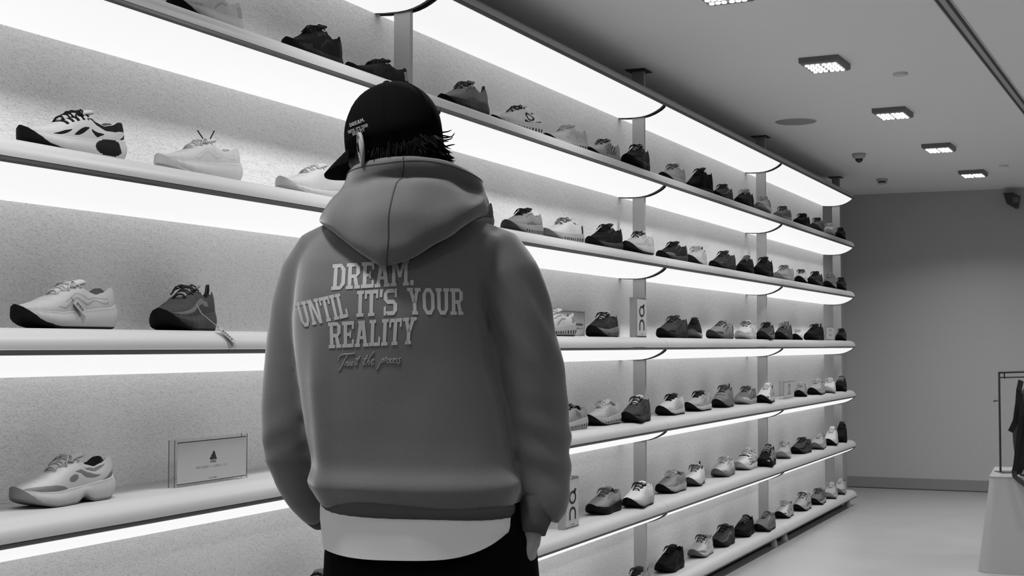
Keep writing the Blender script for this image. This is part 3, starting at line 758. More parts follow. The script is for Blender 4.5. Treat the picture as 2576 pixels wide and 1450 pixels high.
lv, lf = dashes(-.04, .04, .072, .012, 5, 31); lw, lx = dashes(-.04, .04, .034, .012, 5, 33)
sign('sign_holder', 'small pale acrylic sign on third shelf nearest the far wall', (pcn.x, pcn.y - .07, EDGE[3] + TOPZ + .0005), .29, .107, .04, [('upper_lettering', lv, lf, MID_INK), ('lower_lettering', lw, lx, MID_INK)])

# ------------------------------------------------------------------ ceiling fittings
ta, tb = at_z(2375, 5, CZ), at_z(2566, 257, CZ)
AX = (tb - ta).normalized(); RZ = math.atan2(AX.y, AX.x) - PI / 2          # the ceiling grid runs along AX
SPX = [(1815, -8), (2075, 170), (2246, 292), (2362, 378), (2448, 442)]
WHERE = ['square ceiling spotlight cut off by the top frame edge', 'square ceiling spotlight nearest, with full grid of lenses', 'square ceiling spotlight, second in the row into the room', 'square ceiling spotlight, third in the row above the dome camera', 'square ceiling spotlight farthest, by the far wall']
M_HOUS = mat(.15, .45, .4, name='lamp_housing')
M_LED = emit_mat('led_lens', .8, LAMP_E)
spots = []
for (px, py), lab in zip(SPX, WHERE):
    q = at_z(px, py, CZ - .03); spots.append(q)
    t = empty('ceiling_spotlight', (q.x, q.y, CZ), RZ, lab, 'light', 'ceiling spotlights in a row')
    hb = MB()
    hb.add([(-.092,-.125,0),(.092,-.125,0),(.092,.125,0),(-.092,.125,0),(-.092,-.125,-.024),(.092,-.125,-.024),(.092,.125,-.024),(-.092,.125,-.024),(-.082,-.115,-.031),(.082,-.115,-.031),(.082,.115,-.031),(-.082,.115,-.031)],
           [(0,1,2,3),(0,4,5,1),(1,5,6,2),(2,6,7,3),(3,7,4,0),(4,8,9,5),(5,9,10,6),(6,10,11,7),(7,11,8,4),(11,10,9,8)])
    hb.build('housing', M_HOUS, t)
    for i in range(6):
        for k in range(4):
            x = -.064 + i * .0245 + (.006 if i > 2 else 0); y = -.078 + k * .052
            MB().tube([(x, y, -.0305), (x, y, -.035)], [.0098, .0092], 12).build('led_lens', M_LED, t)
    ceiling_lamp('spot_light', (q.x, q.y, CZ - .06), CEIL_W).rotation_euler = (0, 0, RZ)
step = spots[2] - spots[1]
for row_x in (0.0, 2.4):
    for k in range(-5, 4):
        if row_x == 0 and k >= -1: continue
        q = spots[1] + step * k + Vector((math.cos(RZ), math.sin(RZ), 0)) * row_x
        if q.y > -3.9 and q.x < XR - .3: ceiling_lamp('spot_light', (q.x, q.y, CZ - .06), CEIL_W)
# twin slot running along the ceiling
t = empty('slot_diffuser', (ta.x, ta.y, CZ), RZ, 'twin dark slot air diffuser running along the ceiling at right', 'vent')
L0 = (tb - ta).length
for x0 in (-.0185, .0185):
    MB().box((x0 - .0075, -4.0, -.004), (x0 + .0075, L0 + 1.4, -.0005)).build('slot', M_INK, t)
MB().box((-.011, -4.0, -.005), (.011, L0 + 1.4, -.0005)).build('centre_bar', mat(.35, .5, .3), t)
for s_ in (-1, 1):
    MB().box((min(s_ * .026, s_ * .031), -4.0, -.004), (max(s_ * .026, s_ * .031), L0 + 1.4, -.0005)).build('flange', mat(.5, .5, .3), t)
def disc(name, px, py, r, m, label, cat, h=.004):
    q = at_z(px, py, CZ)
    o = MB().tube([(0, 0, -h), (0, 0, -.0005)], [r * .97, r], 36).build(name, m, None)
    o.location = (q.x, q.y, CZ); return tag(o, label, cat)
t = tag(empty('ceiling_loudspeaker', at_z(2002, 306, CZ)), 'round grey loudspeaker grille flush in the ceiling', 'speaker')
MB().tube([(0, 0, -.004), (0, 0, -.0005)], [.112, .114], 40).build('grille', mat(.30, .6, .3, bump=.3, scale=400), t)
MB().loft([[(r * math.cos(a * PI / 20), r * math.sin(a * PI / 20), z) for a in range(40)] for r, z in ((.114, -.0005), (.118, -.004), (.122, -.0005))], False).build('rim', mat(.45, .6, .3), t)
disc('sprinkler_cover', 2265, 184, .036, mat(.60, .6, .3), 'small flush disc in the ceiling right of the nearest spotlight', 'sprinkler', .012)
disc('sprinkler_cover', 2525, 416, .034, mat(.60, .6, .3), 'small flush disc in the ceiling right of the farthest spotlight', 'sprinkler', .010)
def dome(px, py, label, r, dark_r, dome_m, cat, nm):
    q = at_z(px, py, CZ)
    t = tag(empty(nm, (q.x, q.y, CZ)), label, cat)
    MB().tube([(0, 0, -.0005), (0, 0, -.012), (0, 0, -.030), (0, 0, -.036)], [r, r, r * .80, r * .62], 28).build('base_ring', mat(.40, .5, .3), t, True)
    rings = [[(dark_r * math.cos(a) * math.cos(b * PI / 10), dark_r * math.cos(a) * math.sin(b * PI / 10), -.034 - dark_r * math.sin(a) * 1.1) for b in range(20)] for a in (0, .3, .6, .9, 1.2, 1.5)]
    MB().loft(rings, True).build('dome', dome_m, t, True)
dome(2161, 387, 'dome camera with a dark lens on the ceiling above the shelf end', .048, .027, mat(.015, .15, .5), 'camera', 'dome_camera')
t = tag(empty('smoke_detector', at_z(2219, 450, CZ)), 'pale round smoke detector on the ceiling near the far wall', 'detector')
MB().tube([(0, 0, -.0005), (0, 0, -.022)], [.045, .043], 28).build('base', mat(.42, .5, .3), t)
MB().tube([(0, 0, -.022), (0, 0, -.034)], [.030, .030], 28).build('vent_gap', mat(.03, .5, .3), t)
MB().tube([(0, 0, -.034), (0, 0, -.042)], [.038, .032], 28).build('cover', mat(.42, .5, .3), t)

# ------------------------------------------------------------------ wall camera by the right edge
dref = (ray(2548, 505)); k = (P0 - Vector((0, 0, CAM_H))).dot(nd) / dref.dot(nd)
wc = dref * k + Vector((0, 0, CAM_H)); wc = wc + nd * .11
t = empty('wall_camera', wc, math.atan2(nd.y, nd.x) - PI / 2, 'dark angular camera box mounted high on the far wall', 'camera')
# local: +y towards the room, x along the wall
prof = [(-.075, .062), (.005, .064), (.066, .026), (.050, -.078), (.028, -.082), (-.048, -.034)]
prof = [(-x, z) for x, z in prof]
hb = MB(); n = len(prof)
v0 = [(x, -.03, z) for x, z in prof]; v1 = [(x * .86, .055, z * .86 - .006) for x, z in prof]
hb.add(v0 + v1, [(i, (i + 1) % n, n + (i + 1) % n, n + i) for i in range(n)] + [tuple(range(n)), tuple(range(2 * n - 1, n - 1, -1))])
o = hb.build('housing', mat(.030, .45, .4), t); fix_normals(o)
MB().box((-.050, .0545, -.032), (-.006, .057, .012)).build('window', mat(.10, .2, .5), t)
MB().tube([(0, -.108, .0), (0, -.03, .0)], .02, 12).build('bracket', mat(.03, .5, .4), t)

# ------------------------------------------------------------------ tapered plinth with the bag stand
pb = at_z(2459, 1441, 0); PH = .525
bx = ud.normalized(); by = Vector((-bx.y, bx.x, 0))
if by.dot(Vector((-ST, CT, 0))) < 0: by = -by
def rrect(x0, y0, x1, y1, r, z, n=8):
    out = []
    for cx_, cy_, a0 in ((x1 - r, y0 + r, -PI / 2), (x1 - r, y1 - r, 0), (x0 + r, y1 - r, PI / 2), (x0 + r, y0 + r, PI)):
        for i in range(n + 1):
            a = a0 + PI / 2 * i / n; out.append((cx_ + r * math.cos(a), cy_ + r * math.sin(a), z))
    return out
t = tag(empty('display_plinth', (pb.x, pb.y, 0), math.atan2(bx.y, bx.x)), 'pale tapered plinth at the right edge carrying the black bag', 'plinth')
M_PL = mat(.36, .5, .4, name='plinth')
MB().loft([rrect(.0, 0, 1.3, .75, .07, .001), rrect(.068, .045, 1.24, .70, .03, PH - .005)]).build('body', M_PL, t)
MB().loft([rrect(.066, .043, 1.242, .702, .03, PH - .005), rrect(.066, .043, 1.242, .702, .03, PH)]).build('top_panel', mat(.34, .35, .5), t)
O = at_z(2566, 1197, PH)
RV, FV, UV = Vector((CT, ST, 0)), Vector((-ST, CT, 0)), Vector((0, 0, 1))
K = 1 / 463.0
def bp(px, py, d=0.0): return RV * ((px - 2566) * K) + FV * d + UV * ((1197 - py) * K)
root = tag(empty('bag_stand', O), 'black wire stand behind the bag at the right edge', 'stand')
st = MB()
for d in (.19,):
    for a_, b_ in ((bp(2547, 1195, d), bp(2547, 932, d)), (bp(2545, 934, d), bp(2642, 931, d)), (bp(2640, 932, d), bp(2640, 1195, d))): st.tube([a_, b_], .006, 8)
    st.tube([bp(2547, 947, d), bp(2640, 945, d)], .004, 8)
    st.tube([bp(2561, 934, d), bp(2561, 950, d)], .004, 8)
st.build('wire_frame', mat(.035, .4, .5), root)
kb = MB(); kb.tube([bp(2547, 1008, .19), bp(2536, 1008, .19)], .004, 8); kb.ell(bp(2534, 1008, .19), (.009, .009, .009), 10, 8); kb.build('knob', mat(.12, .4, .5), root)
fp = [bp(2540, 1197, .13), bp(2648, 1197, .13), bp(2648, 1197, .25), bp(2540, 1197, .25)]
MB().add(fp + [q + UV * .004 for q in fp], [(0,3,2,1),(4,5,6,7),(0,1,5,4),(1,2,6,5),(2,3,7,6),(3,0,4,7)]).build('foot_plate', mat(.05, .4, .4), root)
bag = tag(empty('backpack', O), 'black backpack with hanging straps on the plinth at the right edge', 'bag')
M_BAG = mat(.014, .7, .25, bump=.25, scale=300, name='bag_cloth'); M_WEB = mat(.009, .7, .25, name='webbing')
rings = []
for i in range(13):
    g = i / 12; y = 1196 - g * 240
    hwid = (.13 + .03 * math.sin(PI * min(1, g * 1.1))) * (1 if g < .85 else 1 - (g - .85) * 3.2); hd = (.075 + .03 * math.sin(PI * g)) * (1 if g < .85 else 1 - (g - .85) * 3.0)
    c0 = bp(2556, y, -.01) + RV * (.15)
    rings.append([c0 + RV * (math.copysign(abs(math.cos(a)) ** .6, math.cos(a)) * hwid) + FV * (math.copysign(abs(math.sin(a)) ** .6, math.sin(a)) * hd * .8) for a in [2 * PI * k / 24 for k in range(24)]])
MB().loft(rings).build('pack_body', M_BAG, bag, True)
def ribbon(pts, wd, th, nrm):
    mb = MB(); rr = []
    pts = [Vector(p) for p in pts]
    for i, p in enumerate(pts):
        tt = (pts[min(i + 1, len(pts) - 1)] - pts[max(0, i - 1)]).normalized()
        s2 = tt.cross(nrm).normalized() * wd / 2; n3 = tt.cross(s2).normalized() * th / 2
        rr.append([p - s2 - n3, p + s2 - n3, p + s2 + n3, p - s2 + n3])
    return mb.loft(rr)
STR = [[(2562, 952, -.06), (2553, 975, -.08), (2548, 1015, -.09), (2543, 1050, -.09), (2535, 1068, -.09), (2528, 1082, -.09)],
       [(2557, 985, -.08), (2553, 1040, -.1), (2546, 1100, -.1), (2538, 1165, -.10), (2533, 1186, -.10)],
       [(2552, 1040, -.07), (2556, 1100, -.08), (2560, 1160, -.09), (2558, 1190, -.09)],
       [(2560, 1040, -.08), (2551, 1110, -.09), (2543, 1185, -.09)]]
for i, s_ in enumerate(STR): ribbon([bp(*q) for q in s_], .024 if i else .030, .004, FV).build('strap', M_WEB, bag)
edge = .0
ribbon([bp(2534, 1180, -.10), bp(2532, 1193, -.12), bp(2538, 1203, -.16), bp(2550, 1216, -.205), bp(2556, 1235, -.215), bp(2560, 1258, -.222), bp(2563, 1280, -.23)], .027, .004, FV).build('strap', M_WEB, bag)
ribbon([bp(2541, 1188, -.08), bp(2553, 1172, -.09), bp(2566, 1160, -.09)], .03, .006, FV).build('strap', M_WEB, bag)
MB().add([bp(2553, 1190, -.095), bp(2561, 1176, -.095), bp(2572, 1190, -.095), bp(2553, 1190, -.085), bp(2561, 1176, -.085), bp(2572, 1190, -.085)], [(0, 1, 2), (5, 4, 3), (0, 3, 4, 1), (1, 4, 5, 2), (2, 5, 3, 0)]).build('buckle', mat(.25, .4, .5), bag)

# ------------------------------------------------------------------ the person, seen from behind
D0 = 2.695
_f0 = ray(1030, 869); X0 = (_f0.x * CT + _f0.y * ST) / (-_f0.x * ST + _f0.y * CT) * D0
def PL(px, py, d=0.0):
    """picture point at depth d beyond the person's middle, in the person's own frame (x right, y away, z up)"""
    r = ray(px, py); f = -r.x * ST + r.y * CT; rr = r.x * CT + r.y * ST
    t = (D0 + d) / f
    return Vector((rr * t - X0, d, CAM_H + r.z * t))
person = empty('person', FV * D0 + RV * X0, YAW, "person seen from behind in grey printed hoodie and black cap, hands in pockets", 'person')
M_SKIN = mat(.20, .55, .35, bump=.05, scale=150, name='skin')
M_HOOD = mat(.098, .92, .10, bump=.16, scale=620, var=.10, sheen=.42, name='fleece')
M_RIB = mat(.062, .92, .12, bump=.3, scale=500, name='ribbing')
M_TEE = mat(.50, .85, .15, bump=.05, scale=200, name='cotton')
M_TROU = mat(.002, .9, .04, bump=.08, scale=200, name='black_cloth')
M_CAPC = mat(.0028, .9, .03, bump=.15, scale=600, name='cap_cloth')
M_HAIR = mat(.0022, .75, .06, name='hair')
M_PRINT = mat(.34, .7, .2, name='print')
SH = -.22                                  # the trunk is turned a little: its right side is nearer
NSEG = 40
def ring_px(py, xl, xr, d, hd, pw=2.4, n=NSEG, zt=0.0):
    a, b = PL(xl, py, d), PL(xr, py, d)
    cx, hw = (a.x + b.x) / 2, (b.x - a.x) / 2; z = (a.z + b.z) / 2; out = []
    for k in range(n):
        t = 2 * PI * k / n
        c, s = math.cos(t), math.sin(t)
        x = math.copysign(abs(c) ** (2 / pw), c) * hw; y = math.copysign(abs(s) ** (2 / pw), s) * hd
        out.append(Vector((cx + x, d + y + SH * x, z + zt * x)))
    return out
def tube_px(mb, pts, n=22):
    """pts: picture x, y, depth, radius in picture units, flattening"""
    P = [PL(p[0], p[1], p[2]) for p in pts]; rings = []
    for i, p in enumerate(P):
        t = (P[min(i + 1, len(P) - 1)] - P[max(0, i - 1)]).normalized()
        a = t.cross(Vector((0, 1, 0))); a = a.normalized() if a.length > .05 else Vector((1, 0, 0))
        b = t.cross(a).normalized(); r = pts[i][3] / 1280 * (D0 + pts[i][2]) / D0; fl = pts[i][4] if len(pts[i]) > 4 else 1.0
        rings.append([p + a * math.cos(2 * PI * k / n) * r + b * math.sin(2 * PI * k / n) * r * fl for k in range(n)])
    mb.loft(rings); return mb

# body: one continuous surface
HC = PL(980, 346, .02)                      # middle of the head
HR = Matrix.Rotation(math.radians(48), 3, 'Z') @ Matrix.Rotation(math.radians(-10), 3, 'X')
def hp(x, y, z): return HC + HR @ Vector((x, y, z))
B = MB()
B.ell(hp(0, -.012, .012), (.073, .092, .092), 28, 18, HR)          # skull
B.ell(hp(0, .030, -.052), (.058, .062, .066), 24, 16, HR)          # face
B.ell(hp(0, .060, -.092), (.026, .024, .024), 16, 10, HR)          # chin
for s_ in (-1, 1):
    B.ell(hp(s_ * .034, .066, -.038), (.022, .016, .018), 14, 10, HR)     # cheeks
    B.ell(hp(s_ * .026, .074, -.012), (.022, .009, .006), 14, 8, HR)       # brows
    B.ell(hp(s_ * .048, .004, -.068), (.014, .040, .024), 14, 10, HR)     # jaw
B.tube([hp(0, .078, -.012), hp(0, .094, -.026), hp(0, .108, -.038), hp(0, .092, -.046)], [.007, .010, .014, .008], 12)
B.ell(hp(0, .088, -.062), (.021, .010, .006), 14, 8, HR); B.ell(hp(0, .086, -.071), (.018, .010, .006), 14, 8, HR)
for s_ in (-1, 1): B.ell(hp(s_ * .030, .078, -.024), (.012, .008, .008), 12, 8, HR)
nk0, nk1 = hp(0, -.030, -.07), PL(1012, 540, .03)
B.tube([hp(0, -.016, -.03), nk0, (nk0 + nk1) / 2, nk1, nk1 + Vector((0, 0, -.08))], [.052, .054, .056, .066, .095], 20)
tor = [(600, 880, 1150, .02, .06), (640, 800, 1230, .01, .085), (720, 790, 1215, .0, .10), (850, 815, 1210, .0, .105), (980, 840, 1220, .01, .10), (1100, 855, 1235, .015, .095), (1220, 850, 1255, .02, .10), (1330, 870, 1280, .02, .10), (1400, 880, 1285, .02, .09)]
B.loft([ring_px(a, b, c, d, e, 2.1) for a, b, c, d, e in tor])
def limb(pts, rs): B.tube(pts, rs, 16)
LS, LE, LWr = PL(800, 640, .07), PL(728, 1085, .09), PL(814, 1296, .185)
RS, RE, RWr = PL(1245, 650, -.05), PL(1375, 1110, -.03), PL(1338, 1336, -.085)
limb([LS, (LS + LE) / 2, LE, (LE * .5 + LWr * .5), LWr], [.050, .043, .038, .034, .025])
limb([RS, (RS + RE) / 2, RE, (RE * .5 + RWr * .5), RWr], [.050, .040, .034, .027, .019])
def hand(wr, down, out, thumb, inward):
    """palm and five bent fingers sliding into a pocket; down: along the fingers, out: back of the hand, thumb: towards the thumb side"""
    down, out, thumb = down.normalized(), out.normalized(), thumb.normalized()
    third = down.cross(out).normalized(); thumb = third if third.dot(thumb) > 0 else -third
    o2 = thumb.cross(down).normalized(); o2 = o2 if o2.dot(out) > 0 else -o2; out = o2
    M3 = Matrix((out, thumb, down)).transposed()
    B.tube([wr - down * .02, wr + down * .03], [.019, .021], 14)
    B.ell(wr + down * .052, (.0165, .041, .050), 18, 12, M3)
    for i, (o, ln) in enumerate(((.030, .070), (.010, .078), (-.010, .073), (-.029, .058))):
        r0 = wr + down * .075 + thumb * o
        B.tube([r0, r0 + down * ln * .45 + out * .003, r0 + down * ln * .75 - out * .010, r0 + down * ln - out * .024], [.0098, .0092, .0085, .0068], 10)
    t0 = wr + down * .022 + thumb * .026
    B.tube([t0, t0 + down * .024 + thumb * .022, t0 + down * .052 + thumb * .030 - out * .006, t0 + down * .072 + thumb * .026 - out * .012], [.0125, .0118, .0105, .008], 10)
hand(RWr, Vector((-.14, .42, -1)), Vector((1, -.15, -.1)), Vector((.1, 1, .2)), 1)
hand(LWr, Vector((.80, .45, -.45)), Vector((-1, -.15, -.1)), Vector((-.1, 1, .2)), 1)
HIPL, HIPR = PL(955, 1400, .03), PL(1205, 1400, .01)
KL, KR = Vector((HIPL.x - .015, .06, .48)), Vector((HIPR.x + .015, .03, .48))
FLt, FRt = Vector((HIPL.x - .03, .04, .09)), Vector((HIPR.x + .03, .02, .09))
for h, k_, f in ((HIPL, KL, FLt), (HIPR, KR, FRt)):
    limb([h + Vector((0, 0, .06)), h * .6 + k_ * .4, k_, k_ * .55 + f * .45, f, f + Vector((.01, .05, -.045)), f + Vector((.03, .15, -.062))], [.070, .072, .056, .054, .037, .038, .030])
body = B.build('body', M_SKIN, person, True)
remesh(body, .0055, 5)
# ears sit on the head as parts with their own look
def ear(s_):
    mb = MB(); rim = []
    base = Vector((s_ * .071, -.002, -.036))
    for i in range(25):
        a = 2 * PI * i / 24
        e = Vector((0, math.cos(a) * .015 * (1 - .25 * (math.sin(a) < 0) * abs(math.sin(a))), math.sin(a) * .030 + .0))
        rim.append(base + e + Vector((s_ * (.017 - .009 * math.cos(a)), -.006 + .010 * (-s_ * 0), 0)))
    mb.tube([hp(*p) for p in rim], .0042, 8)
    rings = []
    for g in (1.0, .8, .5, .2):
        rings.append([hp(*(base + (p - base) * 1.0 * g + Vector((s_ * (.006 * g - .004 - .004 * (1 - g)), 0, 0)))) for p in rim[:-1]])
    mb.loft(rings, True)
    rings = [[hp(*(base + Vector((s_ * x, 0, 0)) + (p - base) * Vector((0, 1, 1)).length * 0 + Vector((0, (p - base).y * g, (p - base).z * g)))) for p in rim[:-1]] for x, g in ((-.006, .55), (.006, .72), (.014, .98))]
    mb.loft(rings, False)
    o = mb.build('ear', M_SKIN, person, True); return o
ear(-1); ear(1)

# hoodie: trunk and sleeves in one cloth
H = MB()
hoodie_rows = [(548, 880, 1150, .02, .07), (575, 815, 1225, .02, .095), (610, 770, 1275, .015, .120), (660, 742, 1262, .010, .140), (730, 733, 1228, .005, .150), (800, 731, 1228, .0, .152), (900, 741, 1246, .0, .150), (1000, 753, 1268, .0, .150), (1100, 766, 1286, .0, .152), (1170, 780, 1296, .0, .158), (1215, 786, 1302, .0, .163), (1245, 792, 1304, .0, .160), (1262, 800, 1303, .0, .150)]
H.loft([ring_px(a, b, c, d, e, 2.5, zt=0.0) for a, b, c, d, e in hoodie_rows])
tube_px(H, [(850, 590, .04, 40), (805, 625, .06, 62), (775, 690, .08, 72), (752, 780, .085, 74), (738, 880, .09, 74), (730, 980, .09, 74), (727, 1070, .09, 74), (735, 1140, .10, 73), (757, 1200, .12, 66), (775, 1245, .14, 56), (790, 1280, .165, 42), (797, 1300, .18, 32)])
tube_px(H, [(1190, 600, -.02, 50), (1240, 640, -.03, 76), (1270, 700, -.045, 82), (1300, 790, -.05, 82), (1326, 890, -.05, 82), (1343, 990, -.05, 81), (1356, 1080, -.045, 81), (1364, 1150, -.045, 76), (1372, 1210, -.050, 68), (1375, 1252, -.060, 63), (1374, 1278, -.066, 57), (1362, 1297, -.070, 48)])
hoodie = H.build('hoodie', M_HOOD, person, True)
remesh(hoodie, .008, 7)
def fold(o):
    me = o.data
    nrm = [v.normal.copy() for v in me.vertices]
    for v, n in zip(me.vertices, nrm):
        c = v.co; s_ = Vector((c.x * 5, c.y * 5, c.z * 3.2))
        d = noise.noise(s_) * .0085 + noise.noise(s_ * 2.3 + Vector((7, 1, 3))) * .0035
        arm = min(1, max(0, abs(c.x + .01) - .20) / .05)
        # creases round the elbows and at the armpits
        el = math.exp(-((c.z - 1.06) / .075) ** 2) * arm
        d += (el if c.x > 0 else el * .3) * .003 * math.sin(c.z * 95 + c.x * 40 * (1 if c.x > 0 else -1) + 3 * noise.noise(c * 6))
        ap = math.exp(-((c.z - 1.30) / .10) ** 2) * min(1, max(0, abs(c.x + .02) - .15) / .04)
        d += (ap if c.x > 0 else 0) * .0045 * math.sin((c.x * (1 if c.x > 0 else -1) * 1.0 + c.z * .55) * 120)
        lo = math.exp(-((c.z - .985) / .022) ** 2) * (1 - arm) * (1 if c.y < 0 else .3)
        d += lo * (.016 + .008 * noise.noise(Vector((c.x * 9, 0, 5))))
        # a long soft fold down the left of the back
        if c.y < 0: d += .010 * math.exp(-((c.x + .165 - (1.2 - c.z) * .05) / .020) ** 2) * min(1, max(0, (1.33 - c.z) / .15)) * (1 - arm)
        v.co = c + n * d
    me.update()
fold(hoodie)
HBV = BVHTree.FromPolygons([v.co.copy() for v in hoodie.data.vertices], [tuple(p.vertices) for p in hoodie.data.polygons])
# hem band and cuffs
hr = [(1248, 800, 1303, .0, .156), (1262, 801, 1305, .0, .160), (1275, 803, 1305, .0, .156), (1287, 806, 1303, .0, .146), (1283, 815, 1295, .0, .138), (1262, 815, 1295, .0, .138)]
hb = MB().loft([ring_px(a, b, c, d, e, 2.4) for a, b, c, d, e in hr], False)
hem = hb.build('hem_band', M_RIB, hoodie, True)
cb = MB(); tube_px(cb, [(1354, 1262, -.066, 50), (1348, 1292, -.074, 45), (1342, 1320, -.081, 38), (1339, 1344, -.085, 33), (1339, 1342, -.085, 27), (1345, 1315, -.078, 26)]); cb.build('cuff', M_RIB, hoodie, True)
cb = MB(); tube_px(cb, [(790, 1278, .165, 36), (797, 1294, .18, 35), (806, 1306, .20, 30), (806, 1305, .20, 24), (797, 1290, .18, 24)]); cb.build('cuff', M_RIB, hoodie, True)
# hood lying on the shoulders
NH = 144
def hood_ring(cx, cy, rx, ryb, ryf, zb, zs_l, zs_r, zf, wob=0.0, pw=2.0):
    out = []
    for k in range(NH):
        a = 2 * PI * k / NH; c, s = math.cos(a), math.sin(a)
        x = rx * math.copysign(abs(c) ** (2 / pw), c); y = (ryf if s > 0 else ryb) * math.copysign(abs(s) ** (2 / pw), s)
        zs = zs_r if c > 0 else zs_l
        z = zs + ((zf if s > 0 else zb) - zs) * s * s
        wv = wob * noise.noise(Vector((c * 2.2, s * 2.2, zb * 9)))
        out.append(Vector((cx + x * (1 + wv), cy + y * (1 + wv) + SH * x * .8, z + wv * .05)))
    return out
def zz(py, d): return PL(1000, py, d).z
def xx(px, d): return PL(px, 869, d).x
hx = (xx(866, 0) + xx(1212, 0)) / 2
RG = [
 hood_ring(hx, .02, .080, .075, .080, zz(470, -.06), zz(500, 0), zz(500, 0), zz(522, .1)),
 hood_ring(hx, .02, .112, .100, .105, zz(410, -.09), zz(440, 0), zz(462, 0), zz(502, .1)),
 hood_ring(hx, .02, .126, .118, .115, zz(396, -.10), zz(424, 0), zz(446, 0), zz(498, .1)),
 hood_ring(hx, .02, .135, .128, .120, zz(400, -.11), zz(432, 0), zz(456, 0), zz(503, .1)),
 hood_ring(hx, .02, .139, .126, .122, zz(422, -.11), zz(455, 0), zz(474, 0), zz(512, .1), .02),
 hood_ring(hx - .004, .02, .146, .119, .124, zz(448, -.105), zz(478, 0), zz(492, 0), zz(524, .1), .05),
 hood_ring(hx - .010, .015, .157, .150, .124, zz(470, -.13), zz(502, 0), zz(508, 0), zz(536, .1), .06),
 hood_ring(hx - .016, .010, .165, .178, .122, zz(515, -.17), zz(525, 0), zz(522, 0), zz(545, .1), .05),
 hood_ring(hx - .020, .005, .168, .186, .120, zz(555, -.18), zz(545, 0), zz(536, 0), zz(552, .1), .03),
 hood_ring(hx - .022, .000, .165, .184, .115, zz(598, -.18), zz(556, 0), zz(545, 0), zz(558, .1), .02),
 hood_ring(hx - .024, .000, .158, .172, .110, zz(630, -.17), zz(562, 0), zz(552, 0), zz(562, .1)),
 hood_ring(hx - .024, .000, .146, .150, .100, zz(640, -.15), zz(566, 0), zz(556, 0), zz(565, .1)),
 hood_ring(hx - .022, .000, .125, .115, .090, zz(625, -.12), zz(566, 0), zz(560, 0), zz(567, .1)),
]
def vee(ring, amt):      # the bag of the hood hangs to a point under the seam
    out = []
    for k, p in enumerate(ring):
        s = math.sin(2 * PI * k / NH); c = math.cos(2 * PI * k / NH + .16)
        q = p.copy()
        if s < 0:
            q.z -= amt * (max(0, 1 - abs(c) * 1.15)) - amt * .35 * math.sin(PI * min(1, abs(c))) * .6
        out.append(q)
    return out
RG = [r if i < 7 else vee(r, (.004, .010, .018, .026, .028, .024)[i - 7]) for i, r in enumerate(RG)]
def catmull(rs, k):
    out = []
    for i in range(len(rs) - 1):
        a_, b_, c_, d_ = rs[max(0, i - 1)], rs[i], rs[i + 1], rs[min(len(rs) - 1, i + 2)]
        for j in range(k):
            u = j / k
            out.append([(q * 2 + (r - p_) * u + (p_ * 2 - q * 5 + r * 4 - s) * u * u + (q * 3 - p_ - r * 3 + s) * u ** 3) * .5 for p_, q, r, s in zip(a_, b_, c_, d_)])
    return out + [rs[-1]]
RG = catmull(RG, 5)
hd = MB().loft(RG, False)
hood = hd.build('hood', M_HOOD, hoodie, True)
hood.data.update()
for v in hood.data.vertices:
    c = v.co
    if c.y < -.02:
        d = .010 * noise.noise(Vector((c.x * 7 + 2, c.z * 9, 1.5))) + .005 * noise.noise(Vector((c.x * 16, c.z * 18, 4)))
        d *= 1 - math.exp(-((c.z - zz(445, -.12)) / .03) ** 2)
        # pulled-in crease under the rim
        d -= .006 * math.exp(-((c.z - zz(452 + 14 * math.cos(c.x * 20), -.12)) / .012) ** 2) * math.exp(-((c.x - hx - .02) / .075) ** 2)
        v.co = c + v.normal * d
hood.data.update()
ks = [int(NH * .75) - 2] * len(RG)
MB().tube([hood.data.vertices[i * NH + ks[i]].co + hood.data.vertices[i * NH + ks[i]].normal * .0006 for i in range(8, len(RG) - 6)], .0020, 8).build('hood_seam', M_RIB, hood, True)
MB().tube([hood.data.vertices[16 * NH + k % NH].co + hood.data.vertices[16 * NH + k % NH].normal * .0004 for k in range(NH // 2 - 2, NH + 3)], .0013, 6).build('rim_stitching', M_RIB, hood, True)

